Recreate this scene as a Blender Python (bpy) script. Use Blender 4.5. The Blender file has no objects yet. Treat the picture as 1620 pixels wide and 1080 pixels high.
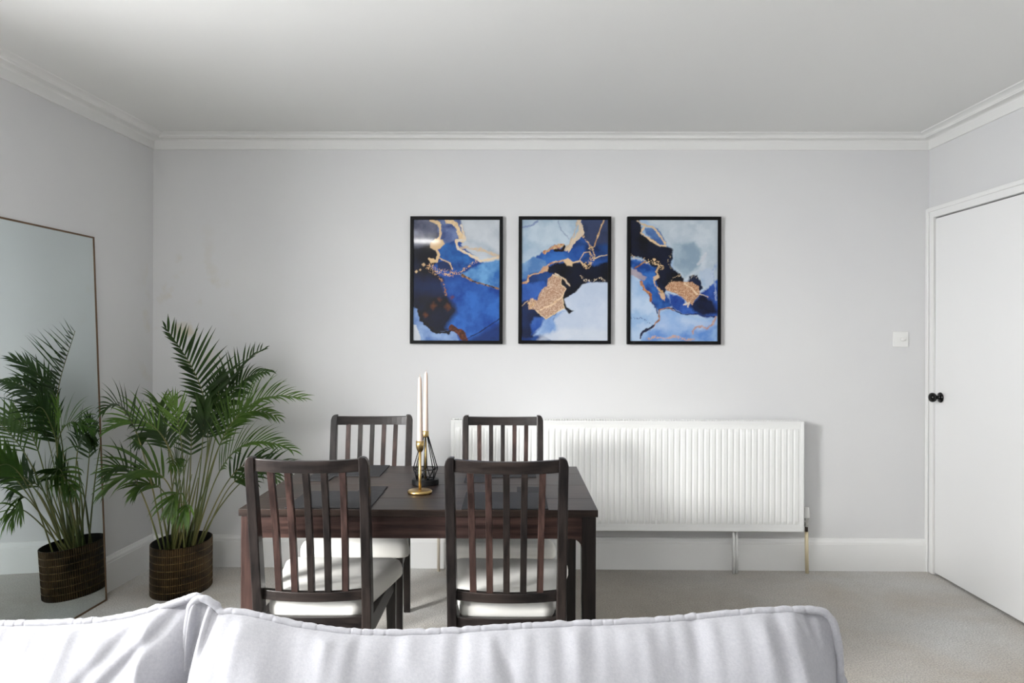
import bpy, bmesh, math, random
import numpy as np
from mathutils import Vector, Matrix, noise
PI = math.pi
R = math.radians
S = bpy.context.scene
COL = S.collection

# ------------------------------------------------------------------ camera
F_PX = 1180.0
CAM_H = 1.33
YAW, ROLL = R(0.58), R(0.20)
SHY = -7.0
cam_d = bpy.data.cameras.new('camera')
cam = bpy.data.objects.new('camera', cam_d); COL.objects.link(cam)
cam_d.sensor_width = 36; cam_d.lens = 36 * F_PX / 1620
cam_d.shift_y = SHY / 1620
cam_d.clip_start = 0.05; cam_d.clip_end = 100
CM = Matrix.Rotation(YAW, 4, 'Z') @ Matrix.Rotation(PI/2, 4, 'X') @ Matrix.Rotation(ROLL, 4, 'Z')
cam.matrix_world = Matrix.Translation((0, 0, CAM_H)) @ CM
S.camera = cam

# ------------------------------------------------------------------ colour management / world
S.view_settings.view_transform = 'Standard'
S.view_settings.look = 'None'
S.view_settings.gamma = 1
S.view_settings.use_curve_mapping = False
S.view_settings.exposure = 0.95
world = bpy.data.worlds.new('sky'); S.world = world
world.use_nodes = True
world.node_tree.nodes['Background'].inputs[0].default_value = (0.80, 0.88, 1.0, 1)
world.node_tree.nodes['Background'].inputs[1].default_value = 2.5

# room numbers
YB, YF = 4.30, -0.85        # back wall, wall behind the photographer
XR = 2.345                  # right wall
XL, SK = -2.125, 0.045      # left wall at the back corner, widening towards the camera
ZC = 2.485
def xl(y): return XL - SK*(YB - y)
WY0, WY1, WZ0, WZ1 = 0.35, 1.85, 0.50, 2.28
TL = 0.42      # window opening in the left wall

def area(name, loc, rot, sx, sy, power, colour):
    l = bpy.data.lights.new(name, 'AREA'); l.shape = 'RECTANGLE'; l.size = sx; l.size_y = sy
    l.energy = power; l.color = colour
    o = bpy.data.objects.new(name, l); COL.objects.link(o); o.location = loc; o.rotation_euler = rot
    return o
# daylight coming in through the tall window on the left
area('daylight', (xl(1)-TL-0.03, (WY0+WY1)/2, (WZ0+WZ1)/2), (R(90), 0, R(-90)), WY1-WY0-0.02, WZ1-WZ0-0.02, 66, (1.0, 0.995, 0.98))
def sunlamp(name, az, elev, strength, angle, colour):
    l = bpy.data.lights.new(name, 'SUN'); l.energy = strength; l.angle = R(angle); l.color = colour
    o = bpy.data.objects.new(name, l); COL.objects.link(o)
    d = Vector((math.sin(R(az))*math.cos(R(elev)), math.cos(R(az))*math.cos(R(elev)), -math.sin(R(elev))))
    o.rotation_euler = d.to_track_quat('-Z', 'Y').to_euler(); return o
sunlamp('hazy_sun', 43, 18, 0.9, 12, (1.0, 0.99, 0.97))
# bright hazy part of the sky seen obliquely through the left window
_d = Vector((math.sin(R(42))*math.cos(R(18)), math.cos(R(42))*math.cos(R(18)), -math.sin(R(18))))
area('bright_sky', (-3.75, -0.55, 3.0), _d.to_track_quat('-Z', 'Y').to_euler(), 2.0, 1.9, 530, (1.0, 0.995, 0.98))

# ------------------------------------------------------------------ helpers
def ray(px, py):
    v = Vector(((px-810)/F_PX, -(py-540)/F_PX + SHY/F_PX, -1))
    return (CM.to_3x3() @ v)
def at(px, py, y):
    """world point that lies at distance y into the room behind image position px, py"""
    d = ray(px, py); k = y/d.y
    return Vector((d.x*k, y, CAM_H + d.z*k))

def tagp(o, label=None, cat=None, group=None, kind=None):
    if label: o['label'] = label
    if cat: o['category'] = cat
    if group: o['group'] = group
    if kind: o['kind'] = kind
    return o
def empty(name, loc=(0, 0, 0), rz=0):
    o = bpy.data.objects.new(name, None); COL.objects.link(o)
    o.location = loc; o.rotation_euler = (0, 0, rz); o.empty_display_size = 0.1
    return o
def copy_tree(o, parent=None):
    kids = [c for c in bpy.data.objects if c.parent is o]
    c = o.copy(); COL.objects.link(c)
    if parent: c.parent = parent
    for k in kids: copy_tree(k, c)
    return c

class MB:
    def __init__(s): s.v = []; s.f = []; s.m = []; s.sm = []
    def add(s, vs, fs, mat=0, smooth=False):
        b = len(s.v); s.v += [tuple(v) for v in vs]
        for f in fs:
            s.f.append([b+i for i in f]); s.m.append(mat); s.sm.append(smooth)
        return s
    def box(s, x0, x1, y0, y1, z0, z1, mat=0):
        vs = [(x, y, z) for z in (z0, z1) for y in (y0, y1) for x in (x0, x1)]
        return s.add(vs, [(0,2,3,1), (4,5,7,6), (0,1,5,4), (2,6,7,3), (0,4,6,2), (1,3,7,5)], mat)
    def tube(s, pts, r, n=10, mat=0, cap=True, smooth=True, closed=False):
        pts = [Vector(p) for p in pts]; N = len(pts)
        rs = r if isinstance(r, (list, tuple)) else [r]*N
        vs = []; prev = None
        for i, p in enumerate(pts):
            a = pts[i-1] if (i > 0 or closed) else p
            c = pts[(i+1) % N] if (i < N-1 or closed) else p
            t = (c-a).normalized()
            if prev is None:
                u = t.orthogonal().normalized()
            else:
                u = (prev - t*prev.dot(t))
                u = u.normalized() if u.length > 1e-6 else t.orthogonal().normalized()
            prev = u; w = t.cross(u)
            for k in range(n):
                an = 2*PI*k/n
                vs.append(p + (u*math.cos(an) + w*math.sin(an))*rs[i])
        fs = []
        for i in range(N if closed else N-1):
            j = (i+1) % N
            for k in range(n):
                k2 = (k+1) % n
                fs.append((i*n+k, i*n+k2, j*n+k2, j*n+k))
        s.add(vs, fs, mat, smooth)
        if cap and not closed:
            b = len(s.v) - len(vs)
            s.f.append([b+k for k in range(n)][::-1]); s.m.append(mat); s.sm.append(False)
            s.f.append([b+(N-1)*n+k for k in range(n)]); s.m.append(mat); s.sm.append(False)
        return s
    def lathe(s, prof, c=(0, 0), n=40, mat=0, smooth=True, ax=None):
        vs = []; N = len(prof)
        for (r, z) in prof:
            for k in range(n):
                a = 2*PI*k/n
                p = Vector((c[0]+r*math.cos(a), c[1]+r*math.sin(a), z))
                vs.append(p)
        fs = [(i*n+k, i*n+(k+1) % n, (i+1)*n+(k+1) % n, (i+1)*n+k) for i in range(N-1) for k in range(n)]
        s.add(vs, fs, mat, smooth)
        b = len(s.v)-len(vs)
        if prof[0][0] > 1e-5: s.f.append([b+k for k in range(n)][::-1]); s.m.append(mat); s.sm.append(False)
        if prof[-1][0] > 1e-5: s.f.append([b+(N-1)*n+k for k in range(n)]); s.m.append(mat); s.sm.append(False)
        return s
    def loft(s, rings, mat=0, smooth=True, cap=True, closed=True):
        n = len(rings[0]); vs = [p for r in rings for p in r]
        kk = n if closed else n-1
        fs = [(i*n+k, i*n+(k+1) % n, (i+1)*n+(k+1) % n, (i+1)*n+k) for i in range(len(rings)-1) for k in range(kk)]
        s.add(vs, fs, mat, smooth)
        if cap:
            b = len(s.v)-len(vs)
            s.f.append([b+k for k in range(n)][::-1]); s.m.append(mat); s.sm.append(smooth)
            s.f.append([b+(len(rings)-1)*n+k for k in range(n)]); s.m.append(mat); s.sm.append(smooth)
        return s
    def grid(s, P, mat=0, smooth=True):
        rows = len(P); cols = len(P[0])
        return s.add([p for r in P for p in r], [(i*cols+j, i*cols+j+1, (i+1)*cols+j+1, (i+1)*cols+j) for i in range(rows-1) for j in range(cols-1)], mat, smooth)
    def obj(s, name, mats, parent=None, bevel=0, seg=2, subsurf=0, recalc=True):
        me = bpy.data.meshes.new(name)
        me.from_pydata(s.v, [], s.f)
        if not isinstance(mats, (list, tuple)): mats = [mats]
        for m in mats: me.materials.append(m)
        me.polygons.foreach_set('material_index', s.m)
        me.polygons.foreach_set('use_smooth', s.sm)
        me.update()
        if recalc:
            bm = bmesh.new(); bm.from_mesh(me)
            bmesh.ops.remove_doubles(bm, verts=bm.verts, dist=1e-6)
            bmesh.ops.recalc_face_normals(bm, faces=bm.faces); bm.to_mesh(me); bm.free()
        o = bpy.data.objects.new(name, me); COL.objects.link(o)
        if parent: o.parent = parent
        if bevel:
            b = o.modifiers.new('bevel', 'BEVEL'); b.width = bevel; b.segments = seg; b.limit_method = 'ANGLE'; b.angle_limit = R(40)
            b.harden_normals = False
        if subsurf:
            q = o.modifiers.new('sub', 'SUBSURF'); q.levels = subsurf; q.render_levels = subsurf
        return o

# ------------------------------------------------------------------ materials
def mat(name, col, rough=0.5, metal=0.0, spec=0.5, coat=0, sheen=0):
    m = bpy.data.materials.new(name); m.use_nodes = True
    b = m.node_tree.nodes['Principled BSDF']
    b.inputs['Base Color'].default_value = (*col, 1)
    b.inputs['Roughness'].default_value = rough
    b.inputs['Metallic'].default_value = metal
    b.inputs['Specular IOR Level'].default_value = spec
    b.inputs['Coat Weight'].default_value = coat
    b.inputs['Coat Roughness'].default_value = 0.04
    b.inputs['Sheen Weight'].default_value = sheen
    m.diffuse_color = (*col, 1)
    return m
def nodes(m): return m.node_tree.nodes, m.node_tree.links, m.node_tree.nodes['Principled BSDF']
def noise_col(m, c1, c2, scale=5, detail=4, stretch=(1, 1, 1), lo=0.35, hi=0.65, rough=0.5, coords='Object'):
    N, L, b = nodes(m)
    tc = N.new('ShaderNodeTexCoord'); mp = N.new('ShaderNodeMapping'); mp.inputs['Scale'].default_value = stretch
    nz = N.new('ShaderNodeTexNoise'); nz.inputs['Scale'].default_value = scale; nz.inputs['Detail'].default_value = detail
    nz.inputs['Roughness'].default_value = rough
    cr = N.new('ShaderNodeValToRGB'); cr.color_ramp.elements[0].position = lo; cr.color_ramp.elements[1].position = hi
    cr.color_ramp.elements[0].color = (*c1, 1); cr.color_ramp.elements[1].color = (*c2, 1)
    L.new(tc.outputs[coords], mp.inputs[0]); L.new(mp.outputs[0], nz.inputs['Vector'])
    L.new(nz.outputs['Fac'], cr.inputs[0]); L.new(cr.outputs[0], b.inputs['Base Color'])
    return nz, mp, cr
def bump(m, scale, strength, dist=0.002, stretch=(1, 1, 1), detail=3):
    N, L, b = nodes(m)
    tc = N.new('ShaderNodeTexCoord'); mp = N.new('ShaderNodeMapping'); mp.inputs['Scale'].default_value = stretch
    nz = N.new('ShaderNodeTexNoise'); nz.inputs['Scale'].default_value = scale; nz.inputs['Detail'].default_value = detail
    bp = N.new('ShaderNodeBump'); bp.inputs['Strength'].default_value = strength; bp.inputs['Distance'].default_value = dist
    L.new(tc.outputs['Object'], mp.inputs[0]); L.new(mp.outputs[0], nz.inputs['Vector'])
    L.new(nz.outputs['Fac'], bp.inputs['Height']); L.new(bp.outputs[0], b.inputs['Normal'])
    return bp

M = {}
M['wall'] = mat('wall_paint', (0.74, 0.74, 0.74), 0.75, spec=0.3)
noise_col(M['wall'], (0.695, 0.695, 0.70), (0.72, 0.72, 0.718), 1.3, 3); bump(M['wall'], 9, 0.25, 0.004)
M['ceiling'] = mat('ceiling_paint', (0.78, 0.78, 0.763), 0.8, spec=0.2); bump(M['ceiling'], 5, 0.2, 0.004)
M['trim'] = mat('trim_paint', (0.84, 0.84, 0.828), 0.4); bump(M['trim'], 30, 0.1, 0.001)
M['cornice'] = mat('cornice_paint', (0.80, 0.80, 0.782), 0.55, spec=0.3)
M['door'] = mat('door_paint', (0.85, 0.85, 0.845), 0.35); bump(M['door'], 12, 0.08, 0.002)
M['radiator'] = mat('radiator_enamel', (0.86, 0.865, 0.85), 0.3)
M['rad_dark'] = mat('radiator_inside', (0.10, 0.10, 0.10), 0.7)
M['black'] = mat('black_gloss', (0.003, 0.003, 0.003), 0.12, spec=0.3)
M['frame'] = mat('picture_frame_black', (0.004, 0.004, 0.0045), 0.4, spec=0.15)
M['wire'] = mat('black_wire', (0.004, 0.004, 0.0045), 0.45, spec=0.25)
M['gold'] = mat('brushed_gold', (0.56, 0.39, 0.16), 0.30, metal=1.0)
M['mirror_frame'] = mat('bronze_frame', (0.15, 0.09, 0.05), 0.4, metal=0.6)
M['mirror'] = mat('mirror_glass', (0.70, 0.765, 0.77), 0.0, metal=1.0)
M['candle'] = mat('pink_wax', (0.64, 0.51, 0.43), 0.5)
nodes(M['candle'])[2].inputs['Subsurface Weight'].default_value = 0.15
nodes(M['candle'])[2].inputs['Subsurface Radius'].default_value = (0.01, 0.006, 0.004)
M['plastic'] = mat('white_plastic', (0.82, 0.82, 0.80), 0.35)
M['cream_pipe'] = mat('cream_painted_pipe', (0.72, 0.62, 0.42), 0.45)
M['pink_pipe'] = mat('pale_painted_pipe', (0.78, 0.70, 0.58), 0.45)
M['chrome'] = mat('valve_metal', (0.55, 0.55, 0.53), 0.3, metal=0.9)
M['dark_metal'] = mat('tarnished_metal', (0.06, 0.045, 0.035), 0.5, metal=0.6)
M['mat'] = mat('placemat_leather', (0.020, 0.020, 0.022), 0.6, spec=0.3); bump(M['mat'], 260, 0.25, 0.0006)
M['seat'] = mat('seat_cloth', (0.80, 0.785, 0.74), 0.95, spec=0.2, sheen=0.2); bump(M['seat'], 500, 0.3, 0.0007)
M['sofa'] = mat('sofa_linen', (0.56, 0.56, 0.62), 0.95, spec=0.15, sheen=0.25)
noise_col(M['sofa'], (0.375, 0.375, 0.405), (0.425, 0.425, 0.45), 220, 2, (1, 1, 1), 0.3, 0.7)
bump(M['sofa'], 420, 0.35, 0.0008)
M['soil'] = mat('soil', (0.02, 0.014, 0.01), 0.95); bump(M['soil'], 60, 1, 0.01)
M['bronze'] = mat('hammered_bronze', (0.10, 0.065, 0.03), 0.42, metal=0.75)
noise_col(M['bronze'], (0.030, 0.020, 0.011), (0.13, 0.080, 0.034), 9, 5, (1, 1, 1.5), 0.35, 0.7)
N, L, b = nodes(M['bronze']); src = b.inputs['Base Color'].links[0].from_socket
tc = N.new('ShaderNodeTexCoord'); sx_ = N.new('ShaderNodeSeparateXYZ'); L.new(tc.outputs['Object'], sx_.inputs[0])
ya = N.new('ShaderNodeMath'); ya.operation = 'MULTIPLY'; ya.inputs[1].default_value = 0.190/0.140; L.new(sx_.outputs[1], ya.inputs[0])
at2 = N.new('ShaderNodeMath'); at2.operation = 'ARCTAN2'; L.new(ya.outputs[0], at2.inputs[0]); L.new(sx_.outputs[0], at2.inputs[1])
fr_ = N.new('ShaderNodeMath'); fr_.operation = 'MULTIPLY'; fr_.inputs[1].default_value = 92; L.new(at2.outputs[0], fr_.inputs[0])
sn = N.new('ShaderNodeMath'); sn.operation = 'SINE'; L.new(fr_.outputs[0], sn.inputs[0])
mr_ = N.new('ShaderNodeMapRange'); mr_.inputs[1].default_value = -1; mr_.inputs[2].default_value = 0.6; mr_.inputs[3].default_value = 0.25; mr_.inputs[4].default_value = 1.25; L.new(sn.outputs[0], mr_.inputs[0])  # rib grooves darkened in the colour, standing in for their shade
vm = N.new('ShaderNodeVectorMath'); vm.operation = 'SCALE'; L.new(src, vm.inputs[0]); L.new(mr_.outputs[0], vm.inputs['Scale']); L.new(vm.outputs[0], b.inputs['Base Color'])
bp = N.new('ShaderNodeBump'); bp.inputs['Strength'].default_value = 0.7; bp.inputs['Distance'].default_value = 0.002; L.new(sn.outputs[0], bp.inputs['Height']); L.new(bp.outputs[0], b.inputs['Normal'])
M['pot_inside'] = mat('pot_inside', (0.01, 0.009, 0.008), 0.7)
M['brass_line'] = mat('worn_brass_edge', (0.45, 0.32, 0.14), 0.3, metal=0.9)

# carpet: short grey-beige pile with brown worn patches
m = M['carpet'] = mat('carpet_pile', (0.33, 0.31, 0.27), 0.95, spec=0.1, sheen=0.3)
N, L, b = nodes(m)
tc = N.new('ShaderNodeTexCoord')
n1 = N.new('ShaderNodeTexNoise'); n1.inputs['Scale'].default_value = 1.6; n1.inputs['Detail'].default_value = 4; n1.inputs['Distortion'].default_value = 0.4
n2 = N.new('ShaderNodeTexNoise'); n2.inputs['Scale'].default_value = 150; n2.inputs['Detail'].default_value = 2
n3 = N.new('ShaderNodeTexNoise'); n3.inputs['Scale'].default_value = 14; n3.inputs['Detail'].default_value = 4
for n_ in (n1, n2, n3): L.new(tc.outputs['Object'], n_.inputs['Vector'])
cr = N.new('ShaderNodeValToRGB'); cr.color_ramp.elements[0].position = 0.38; cr.color_ramp.elements[1].position = 0.68
cr.color_ramp.elements[0].color = (0.61, 0.60, 0.575, 1); cr.color_ramp.elements[1].color = (0.50, 0.445, 0.375, 1)
L.new(n1.outputs['Fac'], cr.inputs[0])
# darker brown area beside the table, irregular in outline
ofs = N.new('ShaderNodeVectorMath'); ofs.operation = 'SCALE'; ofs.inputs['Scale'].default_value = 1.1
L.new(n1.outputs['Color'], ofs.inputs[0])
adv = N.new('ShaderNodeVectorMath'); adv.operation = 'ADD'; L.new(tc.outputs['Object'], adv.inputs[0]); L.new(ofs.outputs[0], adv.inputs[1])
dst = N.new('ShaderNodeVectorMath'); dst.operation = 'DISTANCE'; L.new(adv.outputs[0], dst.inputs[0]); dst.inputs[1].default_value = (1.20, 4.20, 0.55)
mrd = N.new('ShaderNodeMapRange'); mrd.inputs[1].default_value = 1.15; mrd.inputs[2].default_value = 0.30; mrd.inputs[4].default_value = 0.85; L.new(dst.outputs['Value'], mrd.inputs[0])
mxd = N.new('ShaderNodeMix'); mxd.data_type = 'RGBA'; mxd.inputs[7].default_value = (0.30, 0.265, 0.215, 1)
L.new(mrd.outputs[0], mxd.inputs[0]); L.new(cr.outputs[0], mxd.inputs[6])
mx = N.new('ShaderNodeMix'); mx.data_type = 'RGBA'; mx.blend_type = 'MULTIPLY'; mx.inputs[0].default_value = 1
cr2 = N.new('ShaderNodeValToRGB'); cr2.color_ramp.elements[0].position = 0.3; cr2.color_ramp.elements[1].position = 0.7
cr2.color_ramp.elements[0].color = (0.62, 0.62, 0.62, 1); cr2.color_ramp.elements[1].color = (1.15, 1.15, 1.15, 1)
L.new(n2.outputs['Fac'], cr2.inputs[0]); L.new(mxd.outputs[2], mx.inputs[6]); L.new(cr2.outputs[0], mx.inputs[7])
mx2 = N.new('ShaderNodeMix'); mx2.data_type = 'RGBA'; mx2.blend_type = 'MULTIPLY'; mx2.inputs[0].default_value = 1
cr3 = N.new('ShaderNodeValToRGB'); cr3.color_ramp.elements[0].color = (0.88, 0.88, 0.88, 1); cr3.color_ramp.elements[1].color = (1.08, 1.08, 1.08, 1)
L.new(n3.outputs['Fac'], cr3.inputs[0]); L.new(mx.outputs[2], mx2.inputs[6]); L.new(cr3.outputs[0], mx2.inputs[7])
L.new(mx2.outputs[2], b.inputs['Base Color'])
bp = N.new('ShaderNodeBump'); bp.inputs['Strength'].default_value = 0.8; bp.inputs['Distance'].default_value = 0.006
L.new(n2.outputs['Fac'], bp.inputs['Height']); L.new(bp.outputs[0], b.inputs['Normal'])

def wood(name, axis, c1, c2, rough=0.32):
    m = mat(name, c1, rough, spec=0.30)
    st = [26, 26, 26]; st[axis] = 1.6
    N, L, b = nodes(m)
    nz, mp, cr = noise_col(m, c1, c2, 2.2, 6, tuple(st), 0.38, 0.68, 0.6)
    # large, soft variation between boards
    tc = N.new('ShaderNodeTexCoord'); n2 = N.new('ShaderNodeTexNoise'); n2.inputs['Scale'].default_value = 3.0
    oi = N.new('ShaderNodeObjectInfo'); ad = N.new('ShaderNodeVectorMath'); ad.operation = 'ADD'
    L.new(tc.outputs['Object'], ad.inputs[0]); L.new(oi.outputs['Random'], ad.inputs[1]); L.new(ad.outputs[0], n2.inputs['Vector'])
    cr2 = N.new('ShaderNodeValToRGB'); cr2.color_ramp.elements[0].color = (0.7, 0.7, 0.74, 1); cr2.color_ramp.elements[1].color = (1.5, 1.34, 1.27, 1)
    cr2.color_ramp.elements[0].position = 0.3; cr2.color_ramp.elements[1].position = 0.7
    L.new(n2.outputs['Fac'], cr2.inputs[0])
    mx = N.new('ShaderNodeMix'); mx.data_type = 'RGBA'; mx.blend_type = 'MULTIPLY'; mx.inputs[0].default_value = 1
    L.new(cr.outputs[0], mx.inputs[6]); L.new(cr2.outputs[0], mx.inputs[7]); L.new(mx.outputs[2], b.inputs['Base Color'])
    bp = N.new('ShaderNodeBump'); bp.inputs['Strength'].default_value = 0.15; bp.inputs['Distance'].default_value = 0.001
    L.new(nz.outputs['Fac'], bp.inputs['Height']); L.new(bp.outputs[0], b.inputs['Normal'])
    return m
WD = [wood('dark_wood_'+a, i, (0.009, 0.0078, 0.0075), (0.030, 0.0245, 0.022)) for i, a in enumerate(('along', 'across', 'upright'))]
WR = [wood('red_brown_wood_'+a, i, (0.020, 0.0125, 0.011), (0.068, 0.042, 0.036)) for i, a in enumerate(('along', 'across', 'upright'))]
WT = wood('tabletop_wood', 0, (0.013, 0.009, 0.0075), (0.042, 0.030, 0.024), 0.38)

# leaves
def leafmat(name, c1, c2):
    m = mat(name, c1, 0.42, spec=0.45)
    noise_col(m, c1, c2, 7, 3, (1, 1, 1), 0.35, 0.65)
    N, L, b = nodes(m)
    tr = N.new('ShaderNodeBsdfTranslucent'); tr.inputs[0].default_value = (c2[0]*1.6, c2[1]*1.8, c2[2], 1)
    ms = N.new('ShaderNodeMixShader'); ms.inputs[0].default_value = 0.18
    out = N['Material Output'] if 'Material Output' in N else None
    L.new(b.outputs[0], ms.inputs[1]); L.new(tr.outputs[0], ms.inputs[2]); L.new(ms.outputs[0], out.inputs[0])
    return m
M['leaf_dark'] = leafmat('palm_leaf_dark', (0.014, 0.034, 0.008), (0.034, 0.072, 0.014))
M['leaf_mid'] = leafmat('palm_leaf_green', (0.034, 0.074, 0.012), (0.070, 0.130, 0.020))
M['leaf_light'] = leafmat('palm_leaf_light', (0.060, 0.130, 0.022), (0.115, 0.21, 0.035))
M['stem'] = mat('palm_stem', (0.14, 0.17, 0.05), 0.45)
noise_col(M['stem'], (0.10, 0.14, 0.04), (0.22, 0.20, 0.07), 12, 3, (1, 1, 0.3))

# faint yellowish damp stains low in the left part of the back wall
N, L, b = nodes(M['wall'])
src = b.inputs['Base Color'].links[0].from_socket
tc = N.new('ShaderNodeTexCoord'); nz = N.new('ShaderNodeTexNoise'); nz.inputs['Scale'].default_value = 7; nz.inputs['Detail'].default_value = 6
L.new(tc.outputs['Object'], nz.inputs['Vector'])
di = N.new('ShaderNodeVectorMath'); di.operation = 'DISTANCE'; di.inputs[1].default_value = (-1.90, 4.30, 1.35)
sc_ = N.new('ShaderNodeVectorMath'); sc_.operation = 'MULTIPLY'; sc_.inputs[1].default_value = (1.0, 1.0, 0.45)
di.inputs[1].default_value = (-1.92, 4.30, 1.35*0.45)
L.new(tc.outputs['Object'], sc_.inputs[0]); L.new(sc_.outputs[0], di.inputs[0])
mr_ = N.new('ShaderNodeMapRange'); mr_.inputs[1].default_value = 0.32; mr_.inputs[2].default_value = 0.05; L.new(di.outputs['Value'], mr_.inputs[0])
r2 = N.new('ShaderNodeMapRange'); r2.inputs[1].default_value = 0.56; r2.inputs[2].default_value = 0.72; L.new(nz.outputs['Fac'], r2.inputs[0])
mm = N.new('ShaderNodeMath'); mm.operation = 'MULTIPLY'; L.new(mr_.outputs[0], mm.inputs[0]); L.new(r2.outputs[0], mm.inputs[1])
mx = N.new('ShaderNodeMix'); mx.data_type = 'RGBA'; mx.inputs[7].default_value = (0.60, 0.55, 0.44, 1)
L.new(mm.outputs[0], mx.inputs[0]); L.new(src, mx.inputs[6]); L.new(mx.outputs[2], b.inputs['Base Color'])

# ------------------------------------------------------------------ room shell
def struct(o): o['kind'] = 'structure'; return o
T = 0.16
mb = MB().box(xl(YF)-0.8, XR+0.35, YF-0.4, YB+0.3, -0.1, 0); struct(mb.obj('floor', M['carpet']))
mb = MB().box(xl(YF)-0.8, XR+0.35, YF-0.4, YB+0.3, ZC, ZC+0.1); struct(mb.obj('ceiling', M['ceiling']))
mb = MB().box(XL-0.3, XR+T, YB, YB+T, 0, ZC); struct(mb.obj('wall_back', M['wall']))
def skew_box(mb, y0, y1, z0, z1, d0=0, d1=-TL):
    vs = [(xl(y)+d, y, z) for z in (z0, z1) for y in (y0, y1) for d in (d1, d0)]
    mb.add(vs, [(0,2,3,1), (4,5,7,6), (0,1,5,4), (2,6,7,3), (0,4,6,2), (1,3,7,5)])
mb = MB()
skew_box(mb, WY1, YB, 0, ZC); skew_box(mb, YF, WY0, 0, ZC); skew_box(mb, WY0, WY1, 0, WZ0); skew_box(mb, WY0, WY1, WZ1, ZC)
struct(mb.obj('wall_left', M['wall']))
mb = MB()
mb.box(xl(YF)-T, XR+T, YF-T, YF, 0, ZC)
struct(mb.obj('wall_front', M['wall']))
# right wall with door opening
DY0, DY1, DZ = 3.405, 4.225, 2.007
mb = MB()
mb.box(XR, XR+T, DY1+0.003, YB, 0, ZC); mb.box(XR, XR+T, YF, DY0-0.003, 0, ZC); mb.box(XR, XR+T, DY0-0.003, DY1+0.003, DZ+0.004, ZC)
struct(mb.obj('wall_right', M['wall']))
# unseen hall added beyond the door to keep its gaps dark
mb = MB()
mb.box(XR+1.2, XR+1.3, 2.6, YB+T, 0, ZC); mb.box(XR+T, XR+1.3, 2.5, 2.6, 0, ZC); mb.box(XR+T, XR+1.3, YB, YB+T, 0, ZC)
struct(mb.obj('wall_added_hall', M['wall']))
mb = MB().box(XR+0.35, XR+1.35, 2.4, YB+0.3, -0.1, 0); struct(mb.obj('floor_added_hall', M['carpet']))
mb = MB().box(XR+0.35, XR+1.35, 2.4, YB+0.3, ZC, ZC+0.1); struct(mb.obj('ceiling_added_hall', M['ceiling']))
# windows (frames in their openings)
wf = MB()
xw = xl(1)-TL+0.08
for (a, b_) in ((WY0, WY0+0.05), (WY1-0.05, WY1)): wf.box(xw-0.03, xw+0.03, a, b_, WZ0, WZ1)
for (a, b_) in ((WZ0, WZ0+0.05), (WZ1-0.05, WZ1)): wf.box(xw-0.03, xw+0.03, WY0+0.05, WY1-0.05, a, b_)
w = wf.obj('window_1', M['trim']); struct(w)
MB().box(xl(1)-0.25, xl(1)+0.04, WY0-0.05, WY1+0.05, WZ0-0.03, WZ0).obj('window_sill', M['trim'], w)

# swept mouldings: profile (distance from wall, height) along a path with mitred corners
def sweep(prof, path, name, material, inward):
    """path: list of (x,y); inward: list of (dx,dy) unit offset directions per vertex scaled for the mitre"""
    rings = [[(x + ix*d, y + iy*d, z) for (d, z) in prof] for (x, y), (ix, iy) in zip(path, inward)]
    mb = MB(); n = len(prof)
    mb.add([p for r in rings for p in r], [(i*n+k, i*n+(k+1) % n, (i+1)*n+(k+1) % n, (i+1)*n+k) for i in range(len(rings)-1) for k in range(n)], 0, False)
    b = 0
    mb.f.append(list(range(n))); mb.m.append(0); mb.sm.append(False)
    mb.f.append([(len(rings)-1)*n+k for k in range(n)]); mb.m.append(0); mb.sm.append(False)
    return struct(mb.obj(name, material))
arc = [(0.064 + 0.036*(1-math.cos(a)) , 2.4685 + 0.0125*math.sin(a)) for a in [PI/2*i/5 for i in range(6)]]
corn = [(0, 2.408), (0.008, 2.408), (0.010, 2.411), (0.011, 2.452), (0.014, 2.458), (0.022, 2.462), (0.054, 2.464), (0.054, 2.4605), (0.060, 2.4605), (0.062, 2.4635), (0.062, 2.4685)] + arc + [(0.104, ZC), (0, ZC)]
CL, CR_, FL, FR = (XL, YB), (XR, YB), (xl(YF), YF), (XR, YF)
sweep(corn, [CL, CR_], 'trim_1', M['cornice'], [(1, -1), (-1, -1)])
sweep(corn, [FL, CL], 'trim_2', M['cornice'], [(1, 1), (1, -1)])
sweep(corn, [CR_, FR], 'trim_3', M['cornice'], [(-1, -1), (-1, 1)])
sweep(corn, [FR, FL], 'trim_4', M['cornice'], [(-1, 1), (1, 1)])
base = [(0, 0), (0.020, 0), (0.020, 0.150), (0.018, 0.153), (0.0185, 0.156), (0.017, 0.164), (0.012, 0.172), (0.009, 0.181), (0.0, 0.183)]
sweep(base, [CL, CR_], 'baseboard_back', M['trim'], [(1, -1), (-1, -1)])
sweep(base, [FL, CL], 'baseboard_left', M['trim'], [(1, 1), (1, -1)])
sweep(base, [(XR, DY0-0.07), FR], 'baseboard_right', M['trim'], [(-1, 0), (-1, 1)])
sweep(base, [FR, FL], 'baseboard_front', M['trim'], [(-1, 1), (1, 1)])

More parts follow.
